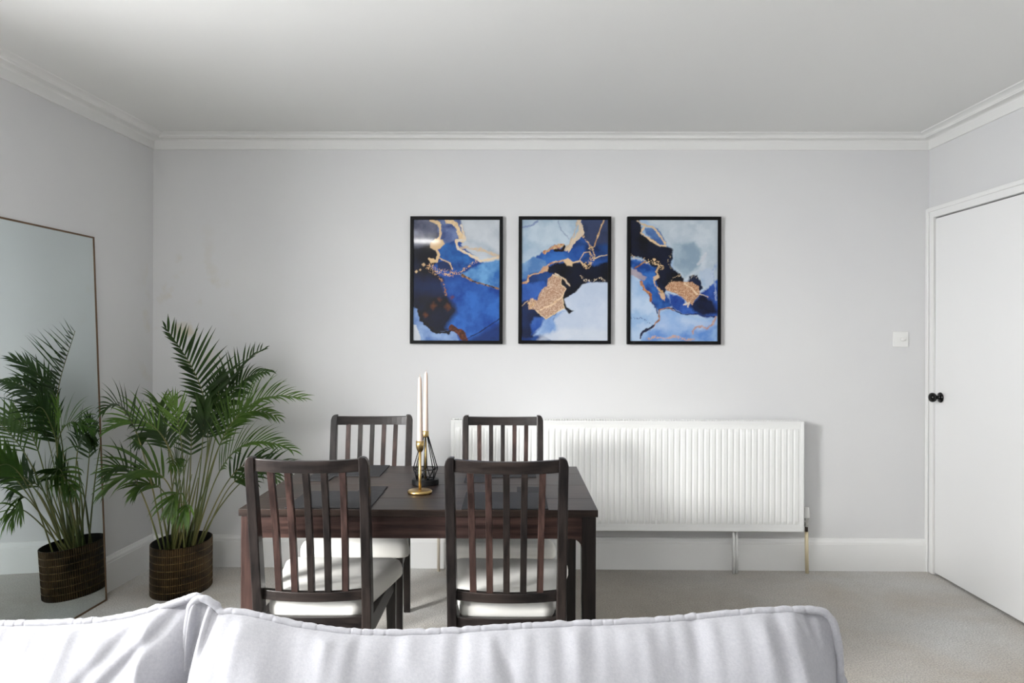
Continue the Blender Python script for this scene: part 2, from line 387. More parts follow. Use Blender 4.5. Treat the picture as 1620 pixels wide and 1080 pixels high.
# door architrave (one mesh) and door leaf
mb = MB()
def arch_bar(mb, pts):  # pts outer->inner y/z offset handled by boxes with stepped moulding
    pass
AW = 0.062
for (y0, y1, z0, z1) in ((DY1+0.004, YB-0.001, 0, DZ+AW), (DY0-AW, DY0-0.004, 0, DZ+AW), (DY0-0.004, DY1+0.004, DZ+0.005, DZ+AW)):
    mb.box(XR-0.014, XR+0.02, y0, y1, z0, z1)
mb.box(XR-0.022, XR-0.014, DY1+0.046, YB-0.001, 0, DZ+AW)
mb.box(XR-0.022, XR-0.014, DY0-AW, DY0-AW+0.022, 0, DZ+AW)
mb.box(XR-0.022, XR-0.014, DY0-AW+0.022, DY1+0.046, DZ+AW-0.022, DZ+AW)
struct(mb.obj('trim_5', M['trim'], bevel=0.003))
d = struct(MB().box(XR-0.004, XR+0.036, DY0, DY1-0.001, 0.013, DZ-0.002).obj('door_1', M['door'], bevel=0.002))
def lathe_x(prof, x0, y, z, n=32):
    """profile (radius, distance into the room) around an axis that points to -x"""
    mb = MB()
    rings = [[(x0-h, y + r*math.cos(2*PI*k/n), z + r*math.sin(2*PI*k/n)) for k in range(n)] for (r, h) in prof]
    mb.loft(rings); return mb
kn = lathe_x([(0.001, 0), (0.027, 0.0), (0.029, 0.003), (0.027, 0.008), (0.018, 0.012), (0.011, 0.016), (0.010, 0.026), (0.014, 0.030), (0.022, 0.034), (0.0255, 0.041), (0.0265, 0.048), (0.024, 0.056), (0.017, 0.062), (0.008, 0.065), (0.001, 0.0655)], XR-0.0045, 4.165, 1.003)
k_ = kn.obj('door_handle', M['black'], d); k_['label'] = 'round black knob on a black rose'

# light switch
sw = empty('light_switch', (2.182, YB, 1.325)); tagp(sw, 'square white light switch on the back wall beside the door', 'light switch')
MB().box(-0.044, 0.044, -0.009, 0, -0.044, 0.044).obj('switch_plate', M['plastic'], sw, bevel=0.003)
mb = MB(); rings = [[(0.011+rx*math.cos(2*PI*k/24), -0.0085-h, rz*math.sin(2*PI*k/24)) for k in range(24)] for (rx, rz, h) in ((0.016, 0.010, 0), (0.016, 0.010, 0.006), (0.014, 0.008, 0.009), (0.006, 0.004, 0.0105))]
mb.loft(rings).obj('switch_rocker', M['plastic'], sw)

# added lamp, out of view: fill light and a reflection in the left picture
def fill_lamp(x, y, watts):
    t = empty('fill_light_fixture', (x, y, ZC)); tagp(t, 'added round white flush ceiling lamp for fill light near the left wall', 'added fill light')
    MB().lathe([(0.001, 0), (0.16, 0), (0.165, -0.012), (0.16, -0.02)], n=48).obj('fill_lamp_base', M['plastic'], t)
    m = mat('fill_lamp_glass', (0.9, 0.9, 0.88), 0.4); b = nodes(m)[2]
    b.inputs['Emission Color'].default_value = (1, 0.98, 0.95, 1); b.inputs['Emission Strength'].default_value = 3
    MB().lathe([(0.155, -0.018), (0.15, -0.045), (0.11, -0.07), (0.05, -0.082), (0.001, -0.084)], n=48).obj('fill_lamp_shade', m, t)
    l = bpy.data.lights.new('fill_lamp', 'AREA'); l.shape = 'DISK'; l.size = 0.34; l.energy = watts; l.color = (1, 0.985, 0.96)
    o = bpy.data.objects.new('fill_lamp', l); COL.objects.link(o); o.location = (x, y, ZC-0.10)
fill_lamp(-1.05, 0.33, 11)
# ------------------------------------------------------------------ radiator
RX0, RX1, RZ0, RZ1, RYF = -0.385, 1.598, 0.243, 0.862, YB-0.105
rad = empty('radiator', ((RX0+RX1)/2, YB-0.06, 0)); tagp(rad, 'long white ribbed panel radiator on the back wall behind the table', 'radiator')
ro = Vector(rad.location)
def loc(mb):  # express world-built mesh relative to its thing
    mb.v = [tuple(Vector(v)-ro) for v in mb.v]; return mb
def rib_panel(y, sgn):
    mb = MB(); pitch = 0.0333; nx = int((RX1-RX0-0.05)/pitch)
    xs = [RX0, RX0+0.004, RX0+0.018, RX0+0.0185]
    x = RX0 + ((RX1-RX0)-nx*pitch)/2
    wave = [0, 0, 0, 0]
    for i in range(nx):
        for (f, h) in ((0.0, 0), (0.10, 0.35), (0.19, 1), (0.72, 1), (0.81, 0.35), (0.90, 0)):
            xs.append(x + f*pitch); wave.append(h)
        x += pitch
    xs += [RX1-0.0185, RX1-0.018, RX1-0.004, RX1]; wave += [0]*4
    zs = [RZ0, RZ0+0.004, RZ0+0.022, RZ0+0.040, RZ0+0.050, RZ0+0.060, RZ1-0.060, RZ1-0.050, RZ1-0.040, RZ1-0.022, RZ1-0.004, RZ1]
    fade = [0, 0, 0, 0, 0.6, 1, 1, 0.6, 0, 0, 0, 0]
    P = []
    for z, fd in zip(zs, fade):
        row = []
        for x_, w_ in zip(xs, wave):
            e = 0.004 if (x_ in (RX0, RX1) or z in (RZ0, RZ1)) else 0
            rim = 0.0025 if (min(x_-RX0, RX1-x_) < 0.0182 or min(z-RZ0, RZ1-z) < 0.005) else 0.0
            row.append((x_, y + sgn*(e - rim - 0.0050*w_*fd), z))
        P.append(row)
    return mb.grid(P, smooth=False)
mb = rib_panel(RYF, 1)
o = loc(mb).obj('front_panel', M['radiator'], rad, recalc=False)
sd = o.modifiers.new('thick', 'SOLIDIFY'); sd.thickness = 0.0015
mb = MB().box(RX0+0.01, RX1-0.01, YB-0.035, YB-0.030, RZ0+0.005, RZ1-0.02)
loc(mb).obj('rear_panel', M['radiator'], rad)
mb = MB()
for i in range(58): 
    x = RX0+0.03+i*0.0336; mb.box(x, x+0.002, RYF+0.006, YB-0.036, RZ0+0.03, RZ1-0.05)
mb.box(RX0+0.006, RX1-0.006, RYF+0.012, YB-0.044, RZ1-0.0095, RZ1-0.0085)  # dark sheet below the grille, standing in for shade in the slots
loc(mb).obj('fins_and_slot_shade', M['rad_dark'], rad)
# top grille: rails and slanted bars
mb = MB()
mb.box(RX0+0.002, RX1-0.002, RYF+0.003, RYF+0.008, RZ1-0.006, RZ1)
mb.box(RX0+0.002, RX1-0.002, YB-0.042, YB-0.030, RZ1-0.006, RZ1+0.002)
nb = 128
for i in range(nb):
    x = RX0+0.010+i*(RX1-RX0-0.020)/(nb-1)
    a = 0.006
    mb.add([(x-0.0035+dx, y_, z_) for (y_, dx) in ((RYF+0.009, 0), (YB-0.040, a)) for z_ in (RZ1-0.006, RZ1+0.0005) for dx in (dx, dx+0.006)],
           [(0,1,3,2), (4,6,7,5), (0,4,5,1), (2,3,7,6), (0,2,6,4), (1,5,7,3)])
loc(mb).obj('top_grille', M['radiator'], rad)
mb = MB()
mb.box(RX0-0.001, RX0+0.003, RYF+0.004, YB-0.030, RZ0+0.01, RZ1-0.002); loc(mb).obj('side_panel', M['radiator'], rad, bevel=0.001)
mb = MB()
mb.box(RX1-0.003, RX1+0.001, RYF+0.004, YB-0.030, RZ0+0.01, RZ1-0.002); loc(mb).obj('side_panel', M['radiator'], rad, bevel=0.001)
for x in (RX0+0.35, RX1-0.35):
    mb = MB().box(x, x+0.03, YB-0.032, YB-0.0005, RZ0+0.10, RZ1-0.10); loc(mb).obj('wall_bracket', M['radiator'], rad)
def pipe(x, y, z1, material, r=0.0075, name='pipe', dark=False):
    mb = MB().tube([(x, y, z1), (x, y, 0.0)], r, 14); o = loc(mb).obj(name, material, rad); return o
pipe(1.213, YB-0.075, RZ0+0.02, M['radiator']); pipe(1.232, YB-0.070, RZ0+0.02, M['radiator'])
# left supply pipe and right valve with pipe
mb = MB().tube([(-0.455, YB-0.07, 0), (-0.455, YB-0.07, 0.262), (-0.450, YB-0.07, 0.275), (-0.435, YB-0.07, 0.281), (RX0, YB-0.07, 0.281)], 0.0085, 14)
o = loc(mb).obj('supply_pipe', M['pink_pipe'], rad); o['label'] = 'pale pinkish painted pipe at the left end'
PX = 1.628
mb = MB().tube([(PX+0.004, YB-0.06, 0), (PX, YB-0.06, 0.235)], 0.010, 16)
o = loc(mb).obj('supply_pipe', M['cream_pipe'], rad); o['label'] = 'cream yellow painted pipe at the right end'
mb = MB().tube([(PX, YB-0.06, 0.236), (PX, YB-0.06, 0.268)], 0.0085, 16)
loc(mb).obj('pipe_joint', M['dark_metal'], rad)
mb = MB().lathe([(0.008, 0.262), (0.013, 0.264), (0.013, 0.276), (0.010, 0.279), (0.011, 0.300), (0.014, 0.302), (0.014, 0.312), (0.010, 0.315)], (PX, YB-0.06), 6, smooth=False)
mb.tube([(PX, YB-0.06, 0.291), (PX-0.028, YB-0.06, 0.291)], 0.008, 14)
loc(mb).obj('valve_body', M['chrome'], rad)
prof = [(0.011, 0.313), (0.0165, 0.316), (0.0175, 0.330), (0.0155, 0.350), (0.013, 0.366), (0.011, 0.372), (0.001, 0.374)]
mb = MB(); n = 40
mb.loft([[(PX+(r*(1+0.05*(k % 2)))*math.cos(2*PI*k/n), YB-0.06+(r*(1+0.05*(k % 2)))*math.sin(2*PI*k/n), z) for k in range(n)] for (r, z) in prof], smooth=False)
loc(mb).obj('valve_knob', M['plastic'], rad)

# ------------------------------------------------------------------ dining table
TZ = 0.75
tab = empty('dining_table', (-0.342, 2.925, 0), R(0.5)); tagp(tab, 'dark brown wooden dining table with four chairs around it', 'table')
TW, TD = 1.208, 0.85
ys = [-TD/2, -0.245, 0.0, 0.245, TD/2]
for i in range(4):
    MB().box(-TW/2, TW/2, ys[i]+0.0006, ys[i+1]-0.0006, TZ-0.024, TZ).obj('tabletop_board', WT, tab, bevel=0.0018)
lw = 0.048; ins = 0.006
ax, ay = TW/2-ins, TD/2-ins
AZ0, AZ1 = 0.652, TZ-0.0245
for sx in (-1, 1):
    for sy in (-1, 1):
        x1, y1 = sx*ax, sy*ay
        x0, y0 = x1-sx*lw, y1-sy*lw
        mb = MB(); 
        def rg(i, z): return [(x1, y1, z), (x0+sx*i, y1, z), (x0+sx*i, y0+sy*i, z), (x1, y0+sy*i, z)]
        mb.loft([rg(0.010, 0), rg(0, 0.55), rg(0, AZ1)], smooth=False)
        mb.obj('table_leg', WR[2] if sx < 0 else WD[2], tab, bevel=0.003)  # left legs in lighter, redder wood: light from the left put into colour
def fillet(mb, cx, z, sx, y0, y1, r=0.035):
    pts = [(cx, z)]
    for i in range(9):
        a = PI/2*i/8
        pts.append((cx + sx*(r - r*math.sin(a)), z - (r - r*math.cos(a))))
    n = len(pts)
    mb.loft([[(p[0], y0, p[1]) for p in pts], [(p[0], y1, p[1]) for p in pts]], smooth=False)
for sy in (-1, 1):
    y1 = sy*(ay-0.001); y0 = y1-sy*0.022
    mb = MB().box(-ax+lw, ax-lw, min(y0, y1), max(y0, y1), AZ0, AZ1)
    fillet(mb, -ax+lw, AZ0, 1, min(y0, y1), max(y0, y1)); fillet(mb, ax-lw, AZ0, -1, min(y0, y1), max(y0, y1))
    mb.obj('apron', WR[0], tab)
for sx in (-1, 1):
    x1 = sx*(ax-0.001); x0 = x1-sx*0.022
    MB().box(min(x0, x1), max(x0, x1), -ay+lw, ay-lw, AZ0, AZ1).obj('apron', WD[1], tab)

# ------------------------------------------------------------------ dining chair (faces +y, back towards -y)
def bowed_bar(hw, yc, bow, z0, z1, th, n=14, dip=0.0, ymid=None, lean=0.0):
    """bar from -hw to hw bowed towards -y in the middle"""
    rings = []
    for i in range(n+1):
        t = -1+2*i/n; x = hw*t; y = yc - bow*(1-t*t); dz = -dip*(1-t*t)
        rings.append([(x, y-th/2-lean, z1+dz), (x, y+th/2-lean, z1+dz), (x, y+th/2, z0+dz*0.6), (x, y-th/2, z0+dz*0.6)])
    return MB().loft(rings, smooth=False)
def stile_y(z):     # centre line of the rear upright
    if z < 0.42: return -0.215 - 0.055*((0.42-z)/0.42)**1.3
    return -0.215 - 0.085*((z-0.42)/0.53)**1.25
def make_chair():
    root = empty('dining_chair')
    for sx in (-1, 1):
        rings = []
        for z in (0, 0.1, 0.2, 0.3, 0.4, 0.45, 0.52, 0.6, 0.68, 0.76, 0.84, 0.90, 0.925, 0.94, 0.948, 0.951):
            y = stile_y(z); d_ = 0.026 if z < 0.2 else 0.040 if z < 0.3 else 0.046 if z < 0.6 else 0.046-0.014*(z-0.6)/0.35
            d_ = d_/2; xi = 0.168
            xo = 0.196 - 0.006*(1 - min(z, .95)/0.95) 
            xi = xo-0.031
            cut = 0.0
            if z > 0.92: 
                q = (z-0.92)/0.031; cut = 0.018*(1-math.sqrt(max(0, 1-q*q)))
            rings.append([(sx*xi, y-d_, z), (sx*(xo-cut), y-d_, z), (sx*(xo-cut), y+d_, z), (sx*xi, y+d_, z)])
        MB().loft(rings, smooth=False).obj('back_post', WD[2], root, bevel=0.003)
    ty = stile_y(0.925)
    tr = bowed_bar(0.167, ty+0.004, 0.022, 0.903, 0.944, 0.020, dip=0.004, lean=0.006).obj('top_rail', WD[0], root, bevel=0.002)
    ly = stile_y(0.49)
    lr = bowed_bar(0.165, ly+0.004, 0.022, 0.474, 0.506, 0.022, dip=0.003).obj('lower_rail', WD[0], root, bevel=0.002)
    for i in range(5):
        u = (i-2)/2; xt = 0.114*u; xb = 0.108*u
        t = xt/0.167; yt = ty+0.004-0.022*(1-t*t); yb = ly+0.004-0.022*(1-t*t)
        rings = []
        for k in range(9):
            q = k/8; z = 0.503 + (0.906-0.503)*q; x = xb+(xt-xb)*q; y = yb+(yt-yb)*q + 0.010*math.sin(PI*q)
            rings.append([(x-0.0105, y-0.009, z), (x+0.0105, y-0.009, z), (x+0.0105, y+0.009, z), (x-0.0105, y+0.009, z)])
        MB().loft(rings, smooth=False).obj('back_slat', WR[2] if i in (0, 1, 4) else WD[2], root, bevel=0.0015)
    for sx in (-1, 1):
        mb = MB()
        def rg(i, z): 
            x1 = sx*0.200; y1 = 0.238
            return [(x1, y1, z), (x1-sx*(0.036-i), y1, z), (x1-sx*(0.036-i), y1-0.036+i, z), (x1, y1-0.036+i, z)]
        mb.loft([rg(0.010, 0), rg(0, 0.33), rg(0, 0.418)], smooth=False)
        mb.obj('front_leg', WD[2], root, bevel=0.002)
        # side rail
        xa, xb = sx*0.178, sx*0.184
        w_ = 0.011
        mb = MB().loft([[(xa-w_, -0.195, 0.345), (xa+w_, -0.195, 0.345), (xa+w_, -0.195, 0.412), (xa-w_, -0.195, 0.412)],
                        [(xb-w_, 0.205, 0.355), (xb+w_, 0.205, 0.355), (xb+w_, 0.205, 0.412), (xb-w_, 0.205, 0.412)]], smooth=False)
        mb.obj('seat_rail', WD[1], root, bevel=0.002)
    bowed_bar(0.165, -0.217, 0.014, 0.345, 0.4185, 0.020).obj('seat_rail', WD[0], root, bevel=0.002)
    MB().box(-0.169, 0.169, 0.206, 0.228, 0.355, 0.412).obj('seat_rail', WD[0], root, bevel=0.002)
    # upholstered seat
    def outline(inset, n=72):
        yb_, yf_, wb, wf_ = -0.212+inset, 0.248-inset, 0.158-inset, 0.226-inset
        r = max(0.012, 0.040-inset*0.3); pts = []
        cs = [(wf_-r, yf_-r, 0), (-(wf_-r), yf_-r, 90), (-(wb-r), yb_+r, 180), (wb-r, yb_+r, 270)]
        for (cx, cy, a0) in cs:
            for k in range(n//4):
                a = R(a0 + 90*k/(n//4-1)); pts.append((cx+r*math.cos(a), cy+r*math.sin(a)))
        return pts
    lv = [(0.004, 0.412), (0.0, 0.420), (0.0, 0.440), (0.003, 0.456), (0.010, 0.469), (0.022, 0.477), (0.045, 0.482), (0.08, 0.485), (0.13, 0.4865)]
    rings = []
    for i_, z in lv:
        rg_ = []
        for (x, y) in outline(i_):
            dz = 0.0025*noise.noise(Vector((x*14, y*14, 3))) * (1 if z > 0.44 else 0)
            rg_.append((x, y, z+dz))
        rings.append(rg_)
    MB().loft(rings).obj('seat_cushion', M['seat'], root)
    return root
c0 = make_chair()
CH = [(-0.672, 2.650, R(0.3), 'dark slatted dining chair seen from behind, at the near left seat of the table'),
      (-0.038, 2.650, R(-0.3), 'dark slatted dining chair seen from behind, at the near right seat of the table'),
      (-0.697, 3.322, PI+R(3.5), 'dark slatted dining chair beyond the table, nearest to the palm, against the bare wall'),
      (-0.075, 3.320, PI+R(1), 'dark slatted dining chair beyond the table, its slats seen against the radiator')]
for i, (x, y, rz, lab) in enumerate(CH):
    c = c0 if i == 0 else copy_tree(c0)
    c.location = (x, y, 0); c.rotation_euler = (0, 0, rz)
    tagp(c, lab, 'chair', 'chairs around the dining table')

# ------------------------------------------------------------------ placemats and coasters
def rect_thing(name, x0, x1, y0, y1, label, cat, group, z=TZ, th=0.004, rz=0.5):
    cx, cy = (x0+x1)/2, (y0+y1)/2
    o = MB().box(-(x1-x0)/2, (x1-x0)/2, -(y1-y0)/2, (y1-y0)/2, 0.0003, th).obj(name, M['mat'], None, bevel=0.001)
    o.location = (cx, cy, z); o.rotation_euler = (0, 0, R(rz)); tagp(o, label, cat, group); return o
G1, G2 = 'placemats on the dining table', 'coasters on the dining table'
rect_thing('placemat', -0.790, -0.502, 2.506, 2.775, 'charcoal leather placemat behind the slats of the near left chair', 'placemat', G1)
rect_thing('placemat', -0.195, 0.098, 2.506, 2.775, 'charcoal leather placemat behind the slats of the near right chair', 'placemat', G1)
rect_thing('placemat', -0.865, -0.578, 3.082, 3.340, 'charcoal leather placemat at the far left seat of the table', 'placemat', G1)
rect_thing('placemat', -0.222, 0.070, 3.078, 3.335, 'charcoal leather placemat at the far right seat of the table', 'placemat', G1)
rect_thing('coaster', -0.602, -0.506, 2.779, 2.870, 'small dark square coaster touching the near left placemat', 'coaster', G2)
rect_thing('coaster', -0.008, 0.088, 2.779, 2.872, 'small dark square coaster touching the near right placemat', 'coaster', G2)
rect_thing('coaster', -0.855, -0.762, 2.978, 3.074, 'small dark square coaster before the far left placemat', 'coaster', G2)
rect_thing('coaster', -0.220, -0.130, 2.968, 3.068, 'small dark square coaster before the far right placemat', 'coaster', G2)

# ------------------------------------------------------------------ candlesticks
gx, gy = -0.368, 2.765
cs = empty('candlestick', (gx, gy, TZ)); tagp(cs, 'plain gold candlestick with flat round foot, nearer of the two holders', 'candlestick', 'candle holders on the table')
MB().lathe([(0.001, 0), (0.043, 0.0), (0.0455, 0.003), (0.0455, 0.008), (0.042, 0.0115), (0.034, 0.013), (0.0055, 0.0145)], n=56).obj('foot', M['gold'], cs)
MB().lathe([(0.0055, 0.0135), (0.0052, 0.05), (0.0052, 0.156)], n=24).obj('stem', M['gold'], cs)
MB().lathe([(0.0055, 0.152), (0.010, 0.157), (0.0135, 0.166), (0.015, 0.178), (0.0152, 0.194), (0.0132, 0.194), (0.0128, 0.180), (0.001, 0.176)], n=36).obj('cup', M['gold'], cs)
def candle(x, y, z, h, label, lean=0.0):
    o = MB().lathe([(0.0100, 0.0), (0.0108, 0.004), (0.0108, 0.03), (0.0090, h*0.5), (0.0070, h*0.93), (0.0055, h*0.975), (0.003, h*0.995), (0.0008, h)], n=28).obj('candle', M['candle'])
    o.location = (x, y, z); o.rotation_euler = (0, lean, 0); tagp(o, label, 'candle', 'pink candles in the holders')
    w_ = MB().tube([(0, 0, h-0.003), (0.0005, 0, h+0.009)], 0.0008, 6).obj('wick', M['candle'], o)
    return o
candle(gx, gy, TZ+0.1765, 0.255, 'tapered pale pink candle in the plain gold candlestick', R(-0.4))
wx, wy = -0.369, 2.935
wh = empty('wire_candle_holder', (wx, wy, TZ)); tagp(wh, 'black geometric wire candle holder on a round black base, behind the gold candlestick', 'candle holder', 'candle holders on the table')
MB().lathe([(0.001, 0.0), (0.051, 0.0), (0.0525, 0.002), (0.0525, 0.019), (0.051, 0.021), (0.001, 0.021)], n=56, smooth=False).obj('base', M['wire'], wh, bevel=0.001)
mb = MB(); nw = 8
lo_ = [Vector((0.036*math.cos(2*PI*(k+0.5)/nw), 0.036*math.sin(2*PI*(k+0.5)/nw), 0.022)) for k in range(nw)]
mi_ = [Vector((0.048*math.cos(2*PI*k/nw), 0.048*math.sin(2*PI*k/nw), 0.062)) for k in range(nw)]
to_ = [Vector((0.011*math.cos(2*PI*k/nw), 0.011*math.sin(2*PI*k/nw), 0.188)) for k in range(nw)]
for k in range(nw):
    j = (k+1) % nw
    for a, b_ in ((lo_[k], lo_[j]), (mi_[k], mi_[j]), (to_[k], to_[j]), (mi_[k], to_[k]), (lo_[k], mi_[k]), (lo_[k], mi_[j])):
        mb.tube([a, b_], 0.0019, 7)
mb.obj('wire_cage', M['wire'], wh)
MB().lathe([(0.004, 0.021), (0.004, 0.186)], n=16).obj('inner_rod', M['gold'], wh)
MB().lathe([(0.001, 0.184), (0.0105, 0.184), (0.0125, 0.187), (0.0125, 0.209), (0.0110, 0.210), (0.0108, 0.192), (0.001, 0.191)], n=32).obj('gold_collar', M['gold'], wh)
candle(wx, wy, TZ+0.1915, 0.250, 'tapered pale pink candle in the black wire holder', R(0.3))

# ------------------------------------------------------------------ standing mirror leaning on the left wall
MY1, MW, MH = 3.730, 0.90, 1.826
bx = -2.068; tx = bx-0.0735
mr = empty('floor_mirror', (bx, MY1, 0.0))
tagp(mr, 'tall frameless-looking mirror with thin bronze edge leaning on the left wall', 'mirror')
ang = math.atan2(tx-bx, MH)
mr.rotation_euler = (0, ang, -math.atan(SK))
ML = math.hypot(MH, tx-bx)
fw, ft = 0.008, 0.0085
mr.rotation_euler.rotate_axis('Z', 0)
MB().box(-ft+0.001, -0.0055, -MW+fw, -fw, fw, ML-fw).obj('backing_board', M['rad_dark'], mr)
MB().box(-0.0055, -0.0025, -MW+fw*0.8, -fw*0.8, fw*0.8, ML-fw*0.8).obj('mirror_glass', M['mirror'], mr)
mb = MB().box(-ft, 0, -fw, 0, 0, ML).box(-ft, 0, -MW, -MW+fw, 0, ML).box(-ft, 0, -MW+fw, -fw, 0, fw).box(-ft, 0, -MW+fw, -fw, ML-fw, ML)
mb.obj('frame', M['mirror_frame'], mr)

# ------------------------------------------------------------------ planter
PC = Vector((-1.774, 3.910, 0)); PA = R(86)
pl = empty('planter', PC, PA); tagp(pl, 'oval bronze metal planter with hammered bands on the carpet beside the mirror', 'planter')
PHt, ea, eb = 0.256, 0.190, 0.140
def ell(a, b_, z, n=288, ribs=0.0, dz=0):
    out = []
    for k in range(n):
        t = 2*PI*k/n
        rr = 1 + (ribs*(1 if k % 3 == 0 else 0))
        out.append((a*rr*math.cos(t), b_*rr*math.sin(t), z + dz*math.sin(3*t+z*40)))
    return out
rings = []; zb = 0.0; nbands = 7; bh = PHt/nbands
rings.append(ell(ea-0.004, eb-0.004, 0.0))
for i in range(nbands):
    z0 = i*bh; 
    rings.append(ell(ea-0.0025, eb-0.0025, z0+0.0025)); rings.append(ell(ea, eb, z0+0.0045, ribs=-0.008)); rings.append(ell(ea, eb, z0+bh-0.003, ribs=-0.008)); rings.append(ell(ea-0.0025, eb-0.0025, z0+bh-0.001))
rings.append(ell(ea, eb, PHt)); rings.append(ell(ea-0.004, eb-0.004, PHt+0.001))
MB().loft(rings, smooth=False).obj('pot_body', M['bronze'], pl)
# interior is a dark lining with soil
bm_ = [o for o in bpy.data.objects if o.name == 'pot_body'][0].data
rings = [ell(ea-0.005, eb-0.005, PHt+0.0012, 96), ell(ea-0.008, eb-0.008, PHt-0.02, 96), ell(ea-0.010, eb-0.010, 0.20, 96)]
# remove the top cap of the body
bm = bmesh.new(); bm.from_mesh(bm_)
top = [f for f in bm.faces if len(f.verts) > 10 and f.calc_center_median().z > 0.2]
bmesh.ops.delete(bm, geom=top, context='FACES'); bm.to_mesh(bm_); bm.free()
MB().loft(rings, cap=False).obj('pot_lining', M['pot_inside'], pl)
mb = MB(); 
ri = [[((ea-0.010)*q*math.cos(2*PI*k/64), (eb-0.010)*q*math.sin(2*PI*k/64), 0.205+0.008*noise.noise(Vector((q*9*math.cos(2*PI*k/64), q*9*math.sin(2*PI*k/64), 0)))) for k in range(64)] for q in (1, 0.75, 0.5, 0.25, 0.02)]
mb.loft(ri, cap=False).obj('soil', M['soil'], pl)
random.seed(5)
for i in range(1, nbands):
    mb = MB()
    z0 = i*bh-0.0008
    t = random.uniform(0, 1)
    while t < 2*PI:
        ln = random.uniform(0.15, 0.6)
        pts = [((ea-0.0002)*math.cos(t+ln*k/10), (eb-0.0002)*math.sin(t+ln*k/10), z0) for k in range(11)]
        mb.tube(pts, [0.0002]+[random.uniform(0.0004, 0.0009) for _ in range(9)]+[0.0002], 5); t += ln + 0.01
    o = mb.obj('band_ridge', M['brass_line'], pl); o['label'] = 'thin bright brass ridge'

# ------------------------------------------------------------------ areca palm
palm = empty('palm_plant', (PC.x, PC.y, 0.21)); tagp(palm, 'green areca palm with arching feathery fronds growing in the bronze planter', 'potted palm')
P0 = Vector((PC.x, PC.y, 0.21))
def bez(ctrl, t):
    p = [Vector(c) for c in ctrl]
    while len(p) > 1: p = [p[i].lerp(p[i+1], t) for i in range(len(p)-1)]
    return p[0]
def make_frond(ctrl, start, nl, ll, matname, facing, droop=0.5, width=0.017, seed=0, fan=50, rr=0.0042, asym=1.0, vee=0.3):
    """ctrl: bezier points in world space; leaflets begin at parameter start; facing = approximate normal of the leaf plane"""
    rnd = random.Random(seed)
    ll *= 1.20
    mb = MB()
    NP = 34
    pts = [bez(ctrl, i/NP) for i in range(NP+1)]
    rad_ = [rr*(1-0.80*i/NP)+0.0006 for i in range(NP+1)]
    st_ = MB(); st_.tube([p-P0 for p in pts], rad_, 6, mat=0)
    F = Vector(facing).normalized()
    n_pairs = nl
    for i in range(n_pairs+1):
        q = i/n_pairs
        t = start + (1-start)*min(0.995, q)
        p = bez(ctrl, t); tan = (bez(ctrl, min(1, t+0.01))-bez(ctrl, t-0.01)).normalized()
        side = tan.cross(F); side.normalize()
        nrm = side.cross(tan).normalized()
        # leaflet length: shorter at the base and tip
        L_ = ll*(0.55+0.45*math.sin(PI*min(1, q*1.15+0.12)))*(1-0.35*max(0, q-0.75)/0.25)
        for s_ in ((-1, 1) if i < n_pairs else (0,)):
            a = R(fan*(1-0.58*q) + rnd.uniform(-6, 6)) if s_ else 0
            le = L_*rnd.uniform(0.85, 1.1)*(asym if s_ > 0 else 1/asym)
            d0 = (tan*math.cos(a) + side*s_*math.sin(a) + nrm*vee*rnd.uniform(0.7, 1.3)).normalized()
            W = width*rnd.uniform(0.8, 1.1)*(0.7+0.3*math.sin(PI*min(1, q+0.15)))
            dr = 1.25*droop*rnd.uniform(0.5, 1.5)
            ns = 7; rows = []
            c = Vector(p); dcur = d0.copy()
            wdir = dcur.cross(nrm).normalized()
            for k in range(ns+1):
                u = k/ns
                w_ = W*0.5*(math.sin(PI*min(1, 0.12+u*0.88))**0.75)*(1-u**4) + 0.0003
                up = wdir.cross(dcur).normalized()
                if up.dot(nrm) < 0: up = -up
                rows.append([c-wdir*w_+up*w_*0.35-P0, c-P0, c+wdir*w_+up*w_*0.35-P0])
                c = c + dcur*(le/ns)
                dcur = (dcur + Vector((0, 0, -1))*dr*0.13*(0.4+u*1.4)).normalized()
                wdir = (wdir - dcur*wdir.dot(dcur)).normalized()
            mb.grid(rows, mat=0, smooth=True)
    # keep the foliage out of the walls
    for m_ in (mb, st_):
        out = []
        for v in m_.v:
            w_ = Vector(v)+P0
            w_.y = min(w_.y, YB-0.025-0.01*abs(math.sin(w_.x*90)))
            lim = xl(w_.y)+0.03
            if w_.z < 1.9 and 2.8 < w_.y < 3.80: lim = bx + (tx-bx)*w_.z/MH + 0.012
            w_.x = max(w_.x, lim)
            out.append(tuple(w_-P0))
        m_.v = out
    fr = st_.obj('frond', M['stem'], palm)
    lf = mb.obj('leaflets', M[matname], fr, recalc=False)
    return fr
def root(dx, dy): return Vector((PC.x+dx, PC.y+dy, 0.205))
FR_ = []
CAMDIR = (0.35, -1, 0.1)
# (root offset, list of (px, py, y) guides, start, leaflets, length, material, facing, droop, width)
D_, M_, L_g = 'leaf_dark', 'leaf_mid', 'leaf_light'
